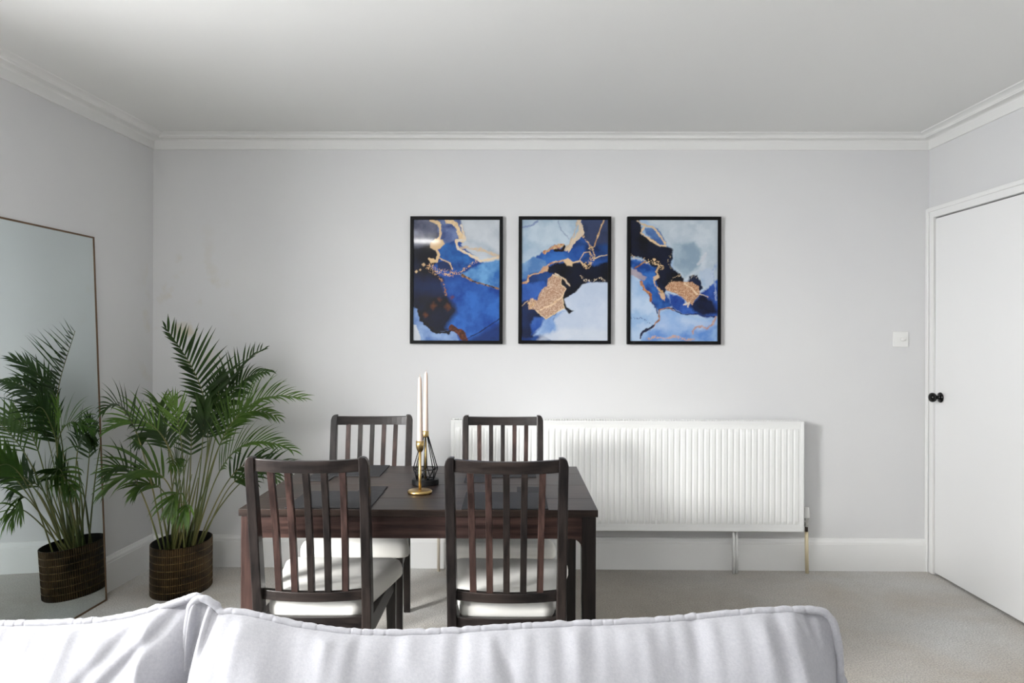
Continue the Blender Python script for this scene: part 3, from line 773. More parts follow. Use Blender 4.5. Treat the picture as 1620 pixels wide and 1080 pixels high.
# root offset, guide points (image x, image y, distance), start, leaflets, length, colour, facing, droop, width, fan, vee
K = [
 ((0.02, 0.02), [(318, 780, 3.98), (362, 640, 4.00), (312, 590, 3.98), (262, 518, 3.92)], 0.44, 25, 0.200, D_, (0.62, -0.78, 0.05), 0.20, 0.018, 68, 0.85, 1.3),
 ((0.03, 0.04), [(325, 750, 4.00), (335, 640, 4.05), (365, 575, 4.08), (418, 553, 4.05)], 0.50, 17, 0.15, D_, (-0.2, -1, 0.5), 0.30, 0.014, 46, 0.55),
 ((0.05, 0.03), [(330, 740, 4.02), (345, 640, 4.05), (368, 588, 4.02), (425, 588, 4.00)], 0.52, 17, 0.12, D_, (0.3, -0.6, 0.9), 0.9, 0.020, 58, 0.1),
 ((0.05, 0.00), [(330, 740, 3.90), (350, 650, 3.86), (400, 612, 3.82), (478, 630, 3.80)], 0.40, 25, 0.18, M_, (0.0, -0.8, 0.8), 0.55, 0.012, 44, 0.35),
 ((0.06, 0.01), [(335, 740, 3.92), (345, 660, 3.95), (385, 630, 3.98), (440, 660, 3.98)], 0.42, 18, 0.15, M_, (0.0, -1, 0.3), 0.6, 0.013, 44, 0.3),
 ((0.06, -0.01), [(335, 770, 3.86), (345, 720, 3.80), (385, 672, 3.76), (462, 712, 3.72)], 0.42, 22, 0.16, M_, (0.0, -0.6, 0.9), 0.55, 0.015, 42, 0.25),
 ((0.07, 0.02), [(340, 790, 3.95), (365, 740, 3.95), (395, 700, 3.93), (440, 760, 3.90)], 0.48, 13, 0.15, D_, (0.1, -0.7, 0.8), 0.9, 0.018, 48, 0.2),
 ((-0.02, 0.00), [(297, 790, 3.90), (292, 720, 3.88), (284, 665, 3.86), (272, 630, 3.85)], 0.68, 9, 0.15, L_g, (0.3, -1, 0.1), 0.10, 0.011, 34, 0.3),
 ((-0.04, -0.01), [(288, 780, 3.86), (285, 660, 3.80), (225, 640, 3.76), (166, 683, 3.72)], 0.60, 15, 0.16, L_g, (0.2, -0.8, 0.8), 0.7, 0.012, 40, 0.3),
 ((-0.04, 0.02), [(288, 790, 3.92), (278, 690, 3.92), (255, 660, 3.90), (222, 700, 3.86)], 0.55, 13, 0.15, D_, (0.3, -0.8, 0.6), 1.1, 0.020, 46, 0.2),
 ((-0.03, -0.04), [(287, 800, 3.80), (280, 735, 3.74), (225, 715, 3.68), (165, 775, 3.62)], 0.52, 10, 0.23, M_, (0.2, -0.8, 0.8), 0.9, 0.018, 38, 0.2),
 ((-0.02, -0.05), [(288, 820, 3.80), (295, 765, 3.72), (278, 760, 3.66), (268, 812, 3.64)], 0.62, 8, 0.15, M_, (0.1, -1, 0.3), 1.4, 0.016, 34, 0.2),
 ((0.00, -0.05), [(296, 820, 3.80), (300, 790, 3.72), (296, 785, 3.68), (290, 820, 3.66)], 0.62, 7, 0.14, L_g, (0.1, -1, 0.3), 1.4, 0.014, 30, 0.2),
 ((-0.05, 0.00), [(283, 800, 3.88), (262, 765, 3.82), (232, 745, 3.78), (215, 780, 3.74)], 0.58, 9, 0.15, M_, (0.2, -0.8, 0.6), 1.0, 0.016, 40, 0.3),
 ((0.00, 0.04), [(300, 790, 4.02), (303, 730, 4.06), (302, 690, 4.08), (304, 655, 4.08)], 0.60, 10, 0.12, D_, (0.2, -1, 0.2), 0.2, 0.018, 58, 0.2),
 ((0.03, 0.01), [(315, 780, 3.94), (318, 720, 3.94), (324, 680, 3.92), (322, 640, 3.90)], 0.70, 6, 0.16, D_, (0.5, -1, 0.2), 0.15, 0.026, 22, 0.2),
 ((0.04, 0.03), [(322, 760, 3.98), (330, 690, 4.00), (342, 640, 4.02), (352, 590, 4.04)], 0.55, 16, 0.13, D_, (0.4, -1, 0.2), 0.3, 0.017, 48, 0.3),
 ((0.08, 0.03), [(345, 800, 3.98), (365, 750, 3.98), (385, 742, 3.97), (398, 775, 3.94)], 0.60, 7, 0.11, D_, (0.1, -0.8, 0.5), 1.2, 0.017, 40, 0.2),
 ((0.07, 0.04), [(340, 800, 4.02), (385, 745, 4.05), (420, 725, 4.06), (470, 745, 4.06)], 0.50, 11, 0.16, D_, (0.1, -0.8, 0.5), 0.6, 0.014, 36, 0.2),
]
for i, (r0, g, st, nl, ll, mn, fc, dr, wd, fan_, vee_, *as_) in enumerate(K):
    ctrl = [root(*r0)] + [at(*q) for q in g]
    make_frond(ctrl, st, nl, ll, mn, fc, dr, wd, seed=i+3, fan=fan_, vee=vee_, asym=as_[0] if as_ else 1.0)
# further fronds towards the mirror and the near side
EX = [((-0.07, -0.04), (-1.95, 3.48, 0.98), 0.80), ((-0.05, 0.05), (-2.00, 4.08, 0.92), 0.75),
      ((-0.08, -0.06), (-1.98, 3.55, 0.66), 0.60), ((0.05, -0.08), (-1.66, 3.55, 0.70), 0.66)]
for i, (r0, tip, hmid) in enumerate(EX):
    a = root(*r0); tip = Vector(tip)
    m1 = a.lerp(tip, 0.25); m1.z = hmid*0.8; m2 = a.lerp(tip, 0.60); m2.z = tip.z + 0.13
    make_frond([a, m1, m2, tip], 0.52, 14, 0.15, (D_, M_)[i % 2], (0.7, -0.3, 0.7), 0.7, 0.015, seed=50+i, fan=44, vee=0.3)
# bare thin stems
rnd = random.Random(11)
for i in range(14):
    a = root(rnd.uniform(-0.07, 0.09), rnd.uniform(-0.04, 0.06)); h = rnd.uniform(0.25, 0.5)
    top = a + Vector((rnd.uniform(-0.05, 0.12), rnd.uniform(-0.05, 0.05), h))
    mid = a.lerp(top, 0.5) + Vector((-0.01, 0, 0))
    MB().tube([a-P0, mid-P0, top-P0], [0.006, 0.0045, 0.002], 7).obj('stem', M['stem'], palm)

# ------------------------------------------------------------------ pictures
def fbm(x, y, seed, octs=4):
    v = np.zeros_like(x); amp = 0.5; f = 1.0; rs = np.random.RandomState(seed)
    tab = rs.rand(64, 64)
    for o_ in range(octs):
        xx = x*f+o_*17.3; yy = y*f+o_*9.1
        xi = np.floor(xx).astype(int); yi = np.floor(yy).astype(int); xf = xx-xi; yf = yy-yi
        xf = xf*xf*(3-2*xf); yf = yf*yf*(3-2*yf)
        g = lambda a, b: tab[a % 64, b % 64]
        v += amp*((g(xi, yi)*(1-xf)+g(xi+1, yi)*xf)*(1-yf) + (g(xi, yi+1)*(1-xf)+g(xi+1, yi+1)*xf)*yf)
        amp *= 0.5; f *= 2
    return v
def srgb(c): 
    c = np.array(c, float)/255; return np.where(c <= 0.04045, c/12.92, ((c+0.055)/1.055)**2.4)
def seg_d(X, Y, pts, closed):
    D = np.full(X.shape, 1e9); n = len(pts); inside = np.zeros(X.shape, bool)
    for i in range(n if closed else n-1):
        x0, y0 = pts[i]; x1, y1 = pts[(i+1) % n]
        dx, dy = x1-x0, y1-y0; L2 = dx*dx+dy*dy+1e-9
        t = np.clip(((X-x0)*dx+(Y-y0)*dy)/L2, 0, 1)
        D = np.minimum(D, np.hypot(X-x0-t*dx, Y-y0-t*dy))
        if closed:
            c = ((y0 > Y) != (y1 > Y)) & (X < (x1-x0)*(Y-y0)/(y1-y0+1e-12)+x0)
            inside ^= c
    return D, inside
class Art:
    """abstract ink print; coordinates run over a 670 x 940 sheet"""
    def __init__(s, seed, base):
        s.nx, s.ny = 178, 250
        u = np.linspace(0, 670, s.nx); v = np.linspace(0, 940, s.ny)
        s.X, s.Y = np.meshgrid(u, v); s.seed = seed
        w = lambda k, sc: fbm(s.X/sc, s.Y/sc, seed+k)-0.47
        s.wx = w(1, 60)*22 + w(3, 20)*20 + w(5, 8)*7; s.wy = w(2, 60)*22 + w(4, 20)*20 + w(6, 8)*7
        s.C = np.zeros(s.X.shape+(3,)); s.C[:] = srgb(base)
        s.k = 10
    def tone(s, c1, c2, sc=110):
        s.k += 1
        n = np.clip((fbm(s.X/sc+s.wx/60, s.Y/sc+s.wy/60, s.seed+s.k)-0.25)/0.45, 0, 1)[..., None]
        return srgb(c1)*(1-n)+srgb(c2)*n
    def poly(s, pts, c1, c2, soft=4, warp=1.0, op=1.0, sc=110):
        D, I = seg_d(s.X+s.wx*warp, s.Y+s.wy*warp, pts, True)
        sd = np.where(I, D, -D); a = (np.clip(sd/soft*0.5+0.5, 0, 1)*op)[..., None]
        s.C = s.C*(1-a)+s.tone(c1, c2, sc)*a
    def line(s, pts, wd, c1, c2, warp=1.0, speck=0.0, op=1.0):
        D, _ = seg_d(s.X+s.wx*warp, s.Y+s.wy*warp, pts, False)
        s.k += 1
        wv = 0.88*wd*(0.30+1.3*fbm(s.X/38, s.Y/38, s.seed+s.k+40, 3))
        a = np.clip((wv-D)/2.5*0.5+0.5, 0, 1)*op
        if speck: 
            h = fbm(s.X/7, s.Y/7, s.seed+s.k+80, 2); a = a*np.clip((h-speck)*9+0.5, 0, 1)
        a = a[..., None]; s.C = s.C*(1-a)+s.tone(c1, c2, 16)*a
    def grain(s, pts, c1, c2, warp=1.0):
        D, I = seg_d(s.X+s.wx*warp, s.Y+s.wy*warp, pts, True)
        h = np.clip((fbm(s.X/6, s.Y/6, s.seed+7, 2)-0.25)*2.4, 0, 1)[..., None]
        a = np.clip(np.where(I, D, -D)/3*0.5+0.5, 0, 1)[..., None]
        s.C = s.C*(1-a)+(srgb(c1)*(1-h)+srgb(c2)*h)*a
    def mesh(s, name, w_, h_, material, parent):
        xs = np.linspace(-w_/2, w_/2, s.nx); zs = np.linspace(h_/2, -h_/2, s.ny)
        XX, ZZ = np.meshgrid(xs, zs)
        vs = np.stack([XX.ravel(), np.zeros(XX.size), ZZ.ravel()], 1)
        idx = np.arange(s.nx*s.ny).reshape(s.ny, s.nx)
        fs = np.stack([idx[1:, :-1].ravel(), idx[1:, 1:].ravel(), idx[:-1, 1:].ravel(), idx[:-1, :-1].ravel()], 1)
        me = bpy.data.meshes.new(name); me.from_pydata(vs.tolist(), [], fs.tolist())
        ca = me.color_attributes.new('ink', 'FLOAT_COLOR', 'POINT')
        rgba = np.ones((s.nx*s.ny, 4), np.float32); rgba[:, :3] = np.clip(s.C.reshape(-1, 3)*0.88, 0, 1)
        ca.data.foreach_set('color', rgba.ravel())
        me.materials.append(material)
        o = bpy.data.objects.new(name, me); COL.objects.link(o); o.parent = parent
        return o
m = M['print'] = mat('print_under_glass', (0.5, 0.5, 0.5), 0.5, spec=0.08, coat=0.38)
N, L, b = nodes(m); at_ = N.new('ShaderNodeAttribute'); at_.attribute_name = 'ink'; L.new(at_.outputs['Color'], b.inputs['Base Color'])
b.inputs['Coat Roughness'].default_value = 0.05
GOLD, GOLD2, BRZ = (222, 192, 150), (186, 142, 96), (130, 72, 40)
# -- art 1
A = Art(100, (24, 62, 140))
def sh(pts, ox=70, oy=65): return [(x-ox, y-oy) for x, y in pts]
A.poly([(-60,-60),(730,-60),(730,1000),(-60,1000)], (18, 54, 128), (40, 92, 176), 4, 0, sc=130)
A.poly(sh([(20,20),(270,20),(270,180),(240,280),(280,380),(200,430),(300,520),(330,650),(420,720),(420,860),(300,960),(20,1010)]), (10, 12, 24), (20, 26, 52), 10, 1, sc=90)
A.poly(sh([(20,500),(210,520),(300,560),(300,640),(20,640)]), (16, 30, 70), (22, 42, 92), 40, 1, 0.7)
A.poly(sh([(300,560),(430,520),(760,600),(760,880),(500,1010),(440,960),(330,900),(420,760),(330,640)]), (16, 62, 146), (46, 108, 196), 25, 0.6, sc=90)
A.poly(sh([(20,40),(260,40),(270,160),(210,240),(20,290)]), (70, 74, 98), (130, 134, 158), 26, 0.4, 0.9)
A.poly(sh([(250,30),(430,30),(460,200),(400,260),(270,250)]), (60, 78, 128), (122, 140, 186), 8, 0.6, sc=60)
A.poly(sh([(290,260),(390,230),(430,290),(560,380),(420,480),(330,380),(260,370)]), (22, 60, 130), (44, 110, 186), 6, 0.6, sc=60)
A.poly(sh([(250,400),(320,380),(380,430),(360,470),(260,450)]), (20, 38, 78), (30, 54, 104), 6, 0.5)
A.poly(sh([(420,20),(780,20),(780,400),(620,400),(520,330),(440,260),(470,190)]), (186, 194, 202), (206, 212, 218), 6, 0.8)
A.poly(sh([(500,230),(620,240),(740,330),(740,370),(600,330)]), (150, 166, 182), (190, 200, 210), 20, 1, 0.8)
A.poly(sh([(430,490),(600,400),(780,370),(780,620),(640,580),(520,540)]), (44, 104, 178), (110, 166, 216), 6, 0.7, sc=60)
A.poly(sh([(20,730),(110,760),(140,850),(230,930),(400,930),(430,1010),(20,1010)]), (96, 128, 188), (150, 178, 220), 5, 1, sc=60)
A.poly(sh([(20,870),(100,890),(130,1010),(20,1010)]), (200, 206, 216), (214, 218, 224), 4, 1)
A.line(sh([(100,740),(130,840),(230,930),(340,945),(370,920)]), 16, (12, 12, 22), (20, 18, 26), 1)
A.line(sh([(370,900),(440,940),(470,1000)]), 30, (70, 36, 22), (112, 60, 34), 0.6)
A.line(sh([(470,1000),(600,930),(760,820)]), 5, (10, 30, 74), (12, 34, 80), 0.4)
A.poly(sh([(520,990),(760,860),(760,1010),(520,1010)]), (14, 34, 82), (22, 50, 112), 20, 0.5, 0.8)
A.line(sh([(200,68),(265,90),(280,140),(275,200),(240,260)]), 14, GOLD, (236, 206, 160), 0.8)
A.poly(sh([(200,250),(240,215),(300,220),(315,250),(280,290),(230,300),(200,280)]), GOLD, (232, 196, 146), 4, 0.5)
A.line(sh([(245,290),(270,340),(250,390),(200,370)]), 11, GOLD, (232, 196, 146), 0.6)
A.poly(sh([(190,360),(230,370),(245,395),(200,400)]), GOLD, (232, 196, 146), 4, 0.5)
A.line(sh([(330,80),(370,80),(410,130),(440,190),(450,230)]), 20, GOLD, (240, 214, 170), 0.9)
A.line(sh([(440,110),(470,220),(400,230),(420,290),(520,345),(590,385),(720,360)]), 13, (236, 206, 160), (222, 216, 206), 0.7)
A.line(sh([(440,280),(600,300),(730,345)]), 14, (220, 186, 142), (204, 190, 170), 1, op=0.8)
A.line(sh([(560,385),(540,400),(470,445),(420,480),(340,485)]), 14, GOLD, GOLD2, 0.5, speck=0.42)
A.line(sh([(190,430),(230,470),(300,475),(380,480)]), 36, GOLD, (206, 148, 96), 0.5, speck=0.47)
A.line(sh([(270,365),(350,400),(375,450)]), 5, GOLD, GOLD, 0.5)
A.line(sh([(270,510),(310,570),(325,650)]), 10, GOLD2, BRZ, 0.5, speck=0.4)
A.line(sh([(450,495),(530,540),(640,575),(730,600)]), 9, (20, 16, 30), GOLD2, 0.6)
for (x, y, r_) in ((150, 415, 15), (125, 455, 9), (95, 468, 13)): A.poly(sh([(x-r_, y), (x, y-r_), (x+r_, y), (x, y+r_)]), GOLD, GOLD2, 3, 0.3)
for (x, y, r_) in ((225, 730, 26), (335, 740, 30), (275, 680, 14), (165, 800, 18), (370, 665, 12)): A.poly(sh([(x-r_, y), (x, y-r_), (x+r_, y+4), (x, y+r_*1.4)]), (120, 66, 34), (58, 34, 24), 10, 0.8, 0.85)
art1 = A
# -- art 2
A = Art(220, (30, 60, 120))
s2 = lambda p: sh(p, 78, 62)
A.poly([(-60,-60),(730,-60),(730,1000),(-60,1000)], (22, 48, 108), (44, 90, 166), 4, 0)
A.poly(s2([(20,20),(540,20),(520,180),(440,300),(330,260),(230,330),(160,380),(100,440),(20,460)]), (158, 182, 204), (196, 212, 224), 5, 1)
A.poly(s2([(540,20),(780,20),(780,270),(650,280),(540,190)]), (44, 54, 84), (58, 70, 104), 6, 0.7)
A.poly(s2([(500,220),(600,250),(780,250),(780,360),(560,380),(430,330)]), (20, 40, 84), (34, 74, 140), 18, 0.8)
A.poly(s2([(240,320),(420,300),(560,260),(580,330),(500,390),(300,400),(230,430)]), (30, 74, 152), (54, 112, 190), 14, 0.9)
A.poly(s2([(60,420),(170,350),(260,380),(280,430),(200,490),(110,530),(60,520)]), (84, 128, 184), (138, 176, 214), 6, 1)
A.poly(s2([(80,560),(140,490),(270,470),(330,500),(280,560),(120,560)]), (16, 40, 92), (36, 84, 156), 14, 1)
A.poly(s2([(330,400),(560,390),(640,420),(780,370),(780,560),(600,540),(560,600),(480,640),(420,640),(340,490),(250,450)]), (8, 10, 18), (14, 20, 42), 8, 1)
A.poly(s2([(60,560),(260,540),(280,600),(220,640),(180,700),(60,720)]), (28, 66, 146), (60, 110, 196), 8, 1)
A.poly(s2([(40,720),(140,680),(250,830),(170,980),(60,980)]), (14, 24, 54), (24, 44, 92), 8, 1)
A.poly(s2([(400,660),(480,640),(550,570),(620,545),(780,550),(780,1010),(320,1010),(250,960),(340,830)]), (186, 200, 222), (206, 216, 232), 5, 0.7)
A.poly(s2([(170,880),(250,830),(420,770),(330,840),(360,920),(250,960),(180,960)]), (110, 148, 206), (168, 194, 228), 12, 1)
A.poly(s2([(180,820),(260,830),(230,900),(160,960),(150,880)]), (36, 78, 160), (60, 104, 184), 10, 1)
A.poly(s2([(390,650),(450,610),(470,640),(410,680),(430,740),(480,770),(450,790),(400,740)]), (8, 8, 14), (12, 14, 24), 4, 0.6)
A.poly(s2([(240,960),(420,900),(780,920),(780,1010),(200,1010)]), (208, 216, 228), (222, 226, 234), 20, 1, 0.7)
A.line(s2([(80,125),(150,110),(200,70)]), 8, (96, 110, 170), (130, 144, 190), 0.8, op=0.7)
A.line(s2([(360,70),(390,150),(440,210)]), 5, (120, 132, 170), (150, 160, 190), 0.8, op=0.7)
A.line(s2([(515,70),(530,110),(540,160),(500,210),(440,290)]), 24, (212, 196, 178), (226, 204, 170), 0.9)
A.line(s2([(500,80),(490,150),(450,240),(420,290)]), 7, GOLD2, GOLD, 1, op=0.8)
A.line(s2([(260,320),(320,280),(400,260)]), 16, (176, 96, 56), GOLD, 0.9)
A.line(s2([(340,300),(400,300),(410,270)]), 14, (20, 16, 20), (40, 24, 20), 0.6)
A.line(s2([(80,560),(120,545),(130,500),(220,480),(270,430),(310,395),(420,380)]), 8, GOLD, (176, 112, 76), 0.9)
A.poly(s2([(210,480),(250,425),(290,420),(280,460)]), (200, 140, 108), GOLD, 4, 0.6)
A.poly(s2([(400,380),(440,362),(475,390),(470,425),(430,420)]), GOLD, (236, 206, 166), 4, 0.4)
A.line(s2([(470,395),(530,380),(555,410)]), 7, GOLD, GOLD, 0.5)
A.line(s2([(550,185),(590,240),(630,290)]), 9, GOLD, GOLD2, 0.4, speck=0.38)
A.line(s2([(715,66),(670,180),(640,270)]), 6, GOLD, GOLD2, 0.4)
A.line(s2([(620,290),(630,340),(610,390),(580,420)]), 30, GOLD, (190, 150, 96), 0.5, speck=0.40)
A.line(s2([(530,370),(560,320),(610,310)]), 3.5, GOLD, GOLD, 0.4)
A.line(s2([(640,365),(680,345),(740,335)]), 5, (200, 190, 170), GOLD, 0.4)
A.line(s2([(540,500),(570,530),(620,540),(690,510),(720,540)]), 9, (210, 200, 190), GOLD, 0.8, speck=0.38)
A.line(s2([(340,485),(420,530),(450,575)]), 7, (220, 206, 190), GOLD, 0.7)
A.grain(s2([(320,490),(380,520),(385,570),(425,600),(395,660),(410,750),(340,790),(265,832),(190,760),(140,760),(135,710),(150,670),(200,690),(230,610),(275,580),(285,520)]), (176, 136, 110), (230, 202, 176), 0.6)
A.line(s2([(320,490),(385,520),(385,570),(425,600),(395,660),(410,750),(265,832),(190,765)]), 5, (244, 220, 184), GOLD, 0.6)
A.line(s2([(230,760),(320,720),(400,650)]), 8, (240, 214, 180), (222, 186, 150), 0.8)
A.line(s2([(135,710),(150,750),(180,720),(165,680)]), 12, (214, 170, 120), (236, 204, 160), 0.6, speck=0.4)
A.line(s2([(85,730),(130,690)]), 3, GOLD, GOLD, 0.5)
art2 = A
# -- art 3
A = Art(340, (40, 80, 150))
s3 = lambda p: sh(p, 66, 66)
A.poly([(-60,-60),(730,-60),(730,1000),(-60,1000)], (150, 180, 214), (186, 206, 228), 4, 0)
A.poly(s3([(120,20),(780,20),(780,560),(640,620),(560,520),(470,540),(400,430),(390,300),(320,220),(260,120)]), (172, 188, 202), (204, 214, 222), 8, 0.8)
A.poly(s3([(390,250),(560,240),(610,300),(600,420),(480,520),(400,420)]), (140, 162, 180), (170, 188, 202), 14, 0.7)
A.poly(s3([(20,20),(130,40),(160,180),(280,230),(390,290),(380,420),(470,520),(400,560),(340,600),(330,660),(260,600),(250,440),(150,360),(20,350)]), (8, 10, 20), (18, 24, 48), 6, 1)
A.poly(s3([(160,130),(280,130),(340,240),(310,270),(210,190)]), (64, 100, 160), (110, 146, 194), 5, 1)
A.poly(s3([(20,380),(110,370),(190,400),(260,430),(260,520),(280,620),(350,650),(400,730),(290,770),(220,700),(150,540),(80,440),(20,430)]), (24, 62, 134), (56, 116, 196), 8, 1, sc=60)
A.poly(s3([(20,440),(110,450),(190,510),(180,540),(90,500),(20,490)]), (150, 140, 156), (184, 172, 180), 5, 0.8)
A.poly(s3([(360,640),(470,660),(500,720),(560,700),(600,640),(700,560),(780,480),(780,800),(660,830),(580,800),(470,800),(390,740)]), (28, 60, 140), (56, 100, 186), 8, 1, sc=70)
A.poly(s3([(520,730),(620,640),(700,690),(730,780),(640,810),(560,780)]), (10, 16, 38), (20, 34, 78), 14, 1)
A.poly(s3([(520,500),(580,490),(620,600),(560,640),(500,560)]), (12, 16, 34), (24, 34, 62), 5, 1)
A.poly(s3([(590,470),(680,430),(700,520),(660,600),(610,570)]), (166, 186, 210), (196, 208, 222), 8, 1)
A.poly(s3([(360,530),(440,490),(500,560),(360,600)]), (10, 12, 18), (20, 22, 30), 6, 1)
A.poly(s3([(20,500),(140,540),(220,690),(270,760),(280,860),(150,930),(140,1010),(20,1010)]), (152, 184, 222), (190, 210, 234), 6, 0.8)
A.poly(s3([(160,950),(260,890),(300,780),(400,760),(500,810),(640,830),(780,830),(780,1010),(150,1010)]), (96, 140, 208), (160, 192, 230), 8, 0.8)
A.poly(s3([(320,800),(560,830),(740,860),(600,930),(330,930),(240,900)]), (150, 182, 226), (190, 208, 234), 24, 1, 0.8)
A.line(s3([(120,75),(160,100),(240,125),(280,170),(330,240)]), 9, GOLD, (196, 180, 160), 0.8)
A.line(s3([(170,125),(145,165),(180,185),(220,220),(300,265),(335,262)]), 10, GOLD, (232, 206, 170), 0.8)
A.line(s3([(66,340),(120,370),(180,385)]), 12, GOLD, (210, 190, 160), 0.4, speck=0.46)
A.line(s3([(180,380),(240,385),(280,400),(300,430)]), 24, (236, 200, 150), GOLD, 0.6, speck=0.42)
A.line(s3([(100,440),(180,390)]), 6, BRZ, GOLD2, 0.5)
A.line(s3([(275,430),(265,470),(280,500),(250,520),(260,580),(320,640),(330,670)]), 8, GOLD, GOLD2, 0.9)
A.poly(s3([(240,510),(275,485),(290,510),(260,535)]), GOLD, (210, 180, 150), 4, 0.5)
A.poly(s3([(280,630),(330,640),(335,690),(310,680)]), (196, 160, 140), GOLD, 4, 0.6)
A.line(s3([(150,540),(170,600),(220,650),(230,690)]), 12, (150, 86, 50), (206, 146, 100), 0.8)
A.line(s3([(230,690),(270,750),(275,790)]), 5, (70, 74, 120), (30, 40, 80), 0.8)
A.line(s3([(370,330),(350,400),(390,450)]), 9, (210, 190, 160), (10, 10, 14), 1, speck=0.5)
A.line(s3([(530,520),(550,495),(580,515)]), 9, (14, 14, 18), (210, 200, 190), 1, speck=0.4)
A.line(s3([(360,560),(400,515),(440,500)]), 8, (214, 186, 156), GOLD, 0.8, speck=0.4)
A.grain(s3([(330,590),(380,545),(450,540),(540,545),(590,580),(605,640),(560,690),(545,725),(500,700),(470,665),(400,630),(345,615)]), (172, 124, 92), (226, 190, 156), 0.5)
A.line(s3([(480,560),(530,590),(580,640)]), 7, (240, 214, 180), (222, 186, 150), 0.8)
A.line(s3([(480,720),(520,705),(510,740)]), 7, (226, 220, 214), GOLD, 0.7)
A.line(s3([(600,640),(660,660)]), 4, (210, 210, 210), GOLD, 0.5)
A.line(s3([(290,760),(400,750),(420,775),(480,800),(600,795),(640,815),(720,815)]), 5, (20, 34, 84), (28, 50, 110), 0.8)
A.line(s3([(405,770),(360,745),(290,765),(290,840),(240,890)]), 8, (196, 150, 124), (120, 80, 70), 0.8)
A.line(s3([(240,885),(215,910),(160,940),(145,980)]), 10, (22, 24, 44), (40, 44, 80), 0.7)
A.line(s3([(66,830),(150,825),(230,875)]), 6, (60, 80, 140), (90, 110, 160), 0.7, speck=0.42)
A.line(s3([(200,990),(260,965),(330,985),(400,965),(480,990),(560,985)]), 12, (206, 160, 120), (190, 170, 180), 0.8, speck=0.3)
A.line(s3([(545,940),(570,895),(620,885),(650,910),(700,870),(725,820)]), 11, (176, 130, 120), (206, 170, 150), 0.8, op=0.85)
A.line(s3([(730,400),(690,480),(720,560),(725,680)]), 10, (120, 150, 200), (196, 206, 224), 1, op=0.7)
A.line(s3([(590,410),(620,370),(640,330)]), 14, (214, 214, 220), (200, 206, 214), 1, op=0.7)
art3 = A
PW, PHh = 0.530, 0.735
pics = [(649, 795, 342, 544, art1, 'left framed abstract print, mostly deep blue with gold veins and a black lower corner'),
        (820.5, 966.5, 342, 544, art2, 'middle framed abstract print with a large gold patch left of pale blue'),
        (992.5, 1140.5, 342.3, 545, art3, 'right framed abstract print with a small gold patch on black and pale blue')]
for (x0, x1, y0, y1, art, lab) in pics:
    a = at(x0, y0, YB-0.025); c = at(x1, y1, YB-0.025)
    cx, cz = (a.x+c.x)/2, (a.z+c.z)/2; w_ = c.x-a.x; h_ = a.z-c.z
    root_ = empty('framed_picture', (cx, YB, cz)); tagp(root_, lab, 'picture', 'three abstract prints on the back wall')
    fwid = 0.019
    mb = MB(); y0_, y1_ = -0.027, -0.001
    o_ = [(-w_/2, h_/2), (w_/2, h_/2), (w_/2, -h_/2), (-w_/2, -h_/2)]
    i_ = [(-w_/2+fwid, h_/2-fwid), (w_/2-fwid, h_/2-fwid), (w_/2-fwid, -h_/2+fwid), (-w_/2+fwid, -h_/2+fwid)]
    vs = [(x, y0_, z) for x, z in o_] + [(x, y0_, z) for x, z in i_] + [(x, y1_, z) for x, z in o_] + [(x, y1_, z) for x, z in i_]
    fs = []
    for k in range(4):
        j = (k+1) % 4
        fs += [(k, j, 4+j, 4+k), (8+k, 12+k, 12+j, 8+j), (k, 8+k, 8+j, j), (4+k, 4+j, 12+j, 12+k)]
    mb.add(vs, fs).obj('frame', M['frame'], root_, bevel=0.0012)
    MB().box(-w_/2+fwid*0.6, w_/2-fwid*0.6, -0.012, -0.003, -h_/2+fwid*0.6, h_/2-fwid*0.6).obj('backing_board', M['rad_dark'], root_)
    p = art.mesh('print', w_-2*fwid+0.002, h_-2*fwid+0.002, M['print'], root_); p.location = (0, -0.0195, 0)

# ------------------------------------------------------------------ sofa and its loose back cushions
SX0, SX1 = -1.72, 0.600
sofa = empty('sofa', ((SX0+SX1)/2, 0.93, 0)); tagp(sofa, 'pale grey linen sofa with its back to the dining table', 'sofa')
so = Vector(sofa.location)
def sloc(mb): mb.v = [tuple(Vector(v)-so) for v in mb.v]; return mb
sloc(MB().box(SX0+0.02, SX1-0.02, 0.48, 1.48, 0.10, 0.30)).obj('sofa_base', M['sofa'], sofa, bevel=0.02, seg=4)
sloc(MB().box(SX0, SX1, 1.335, 1.495, 0.12, 0.735)).obj('backrest', M['sofa'], sofa, bevel=0.035, seg=5)
for (a, b_) in ((SX0, SX0+0.12), (SX1-0.08, SX1)):
    sloc(MB().box(a, b_, 0.46, 1.335, 0.12, 0.56)).obj('armrest', M['sofa'], sofa, bevel=0.03, seg=4)
for (a, b_) in ((SX0+0.125, -0.545), (-0.540, SX1-0.085)):
    sloc(MB().box(a, b_, 0.47, 1.30, 0.30, 0.44)).obj('seat_pad', M['sofa'], sofa, bevel=0.03, seg=4)
for x in (SX0+0.08, SX1-0.08):
    for y in (0.54, 1.34):
        sloc(MB().lathe([(0.018, 0.0), (0.025, 0.10)], (x, y), 20)).obj('sofa_foot', WD[2], sofa)
YC = 1.20
def wp(px, py): v = at(px, py, YC); return (v.x, v.z)
def interp(pts, t):
    # arc-length interpolation along a polyline
    ls = [0]
    for i in range(len(pts)-1): ls.append(ls[-1]+math.hypot(pts[i+1][0]-pts[i][0], pts[i+1][1]-pts[i][1]))
    d_ = t*ls[-1]
    for i in range(len(pts)-1):
        if d_ <= ls[i+1] or i == len(pts)-2:
            f = (d_-ls[i])/(ls[i+1]-ls[i]); f = min(1, max(0, f))
            return (pts[i][0]+(pts[i+1][0]-pts[i][0])*f, pts[i][1]+(pts[i+1][1]-pts[i][1])*f)
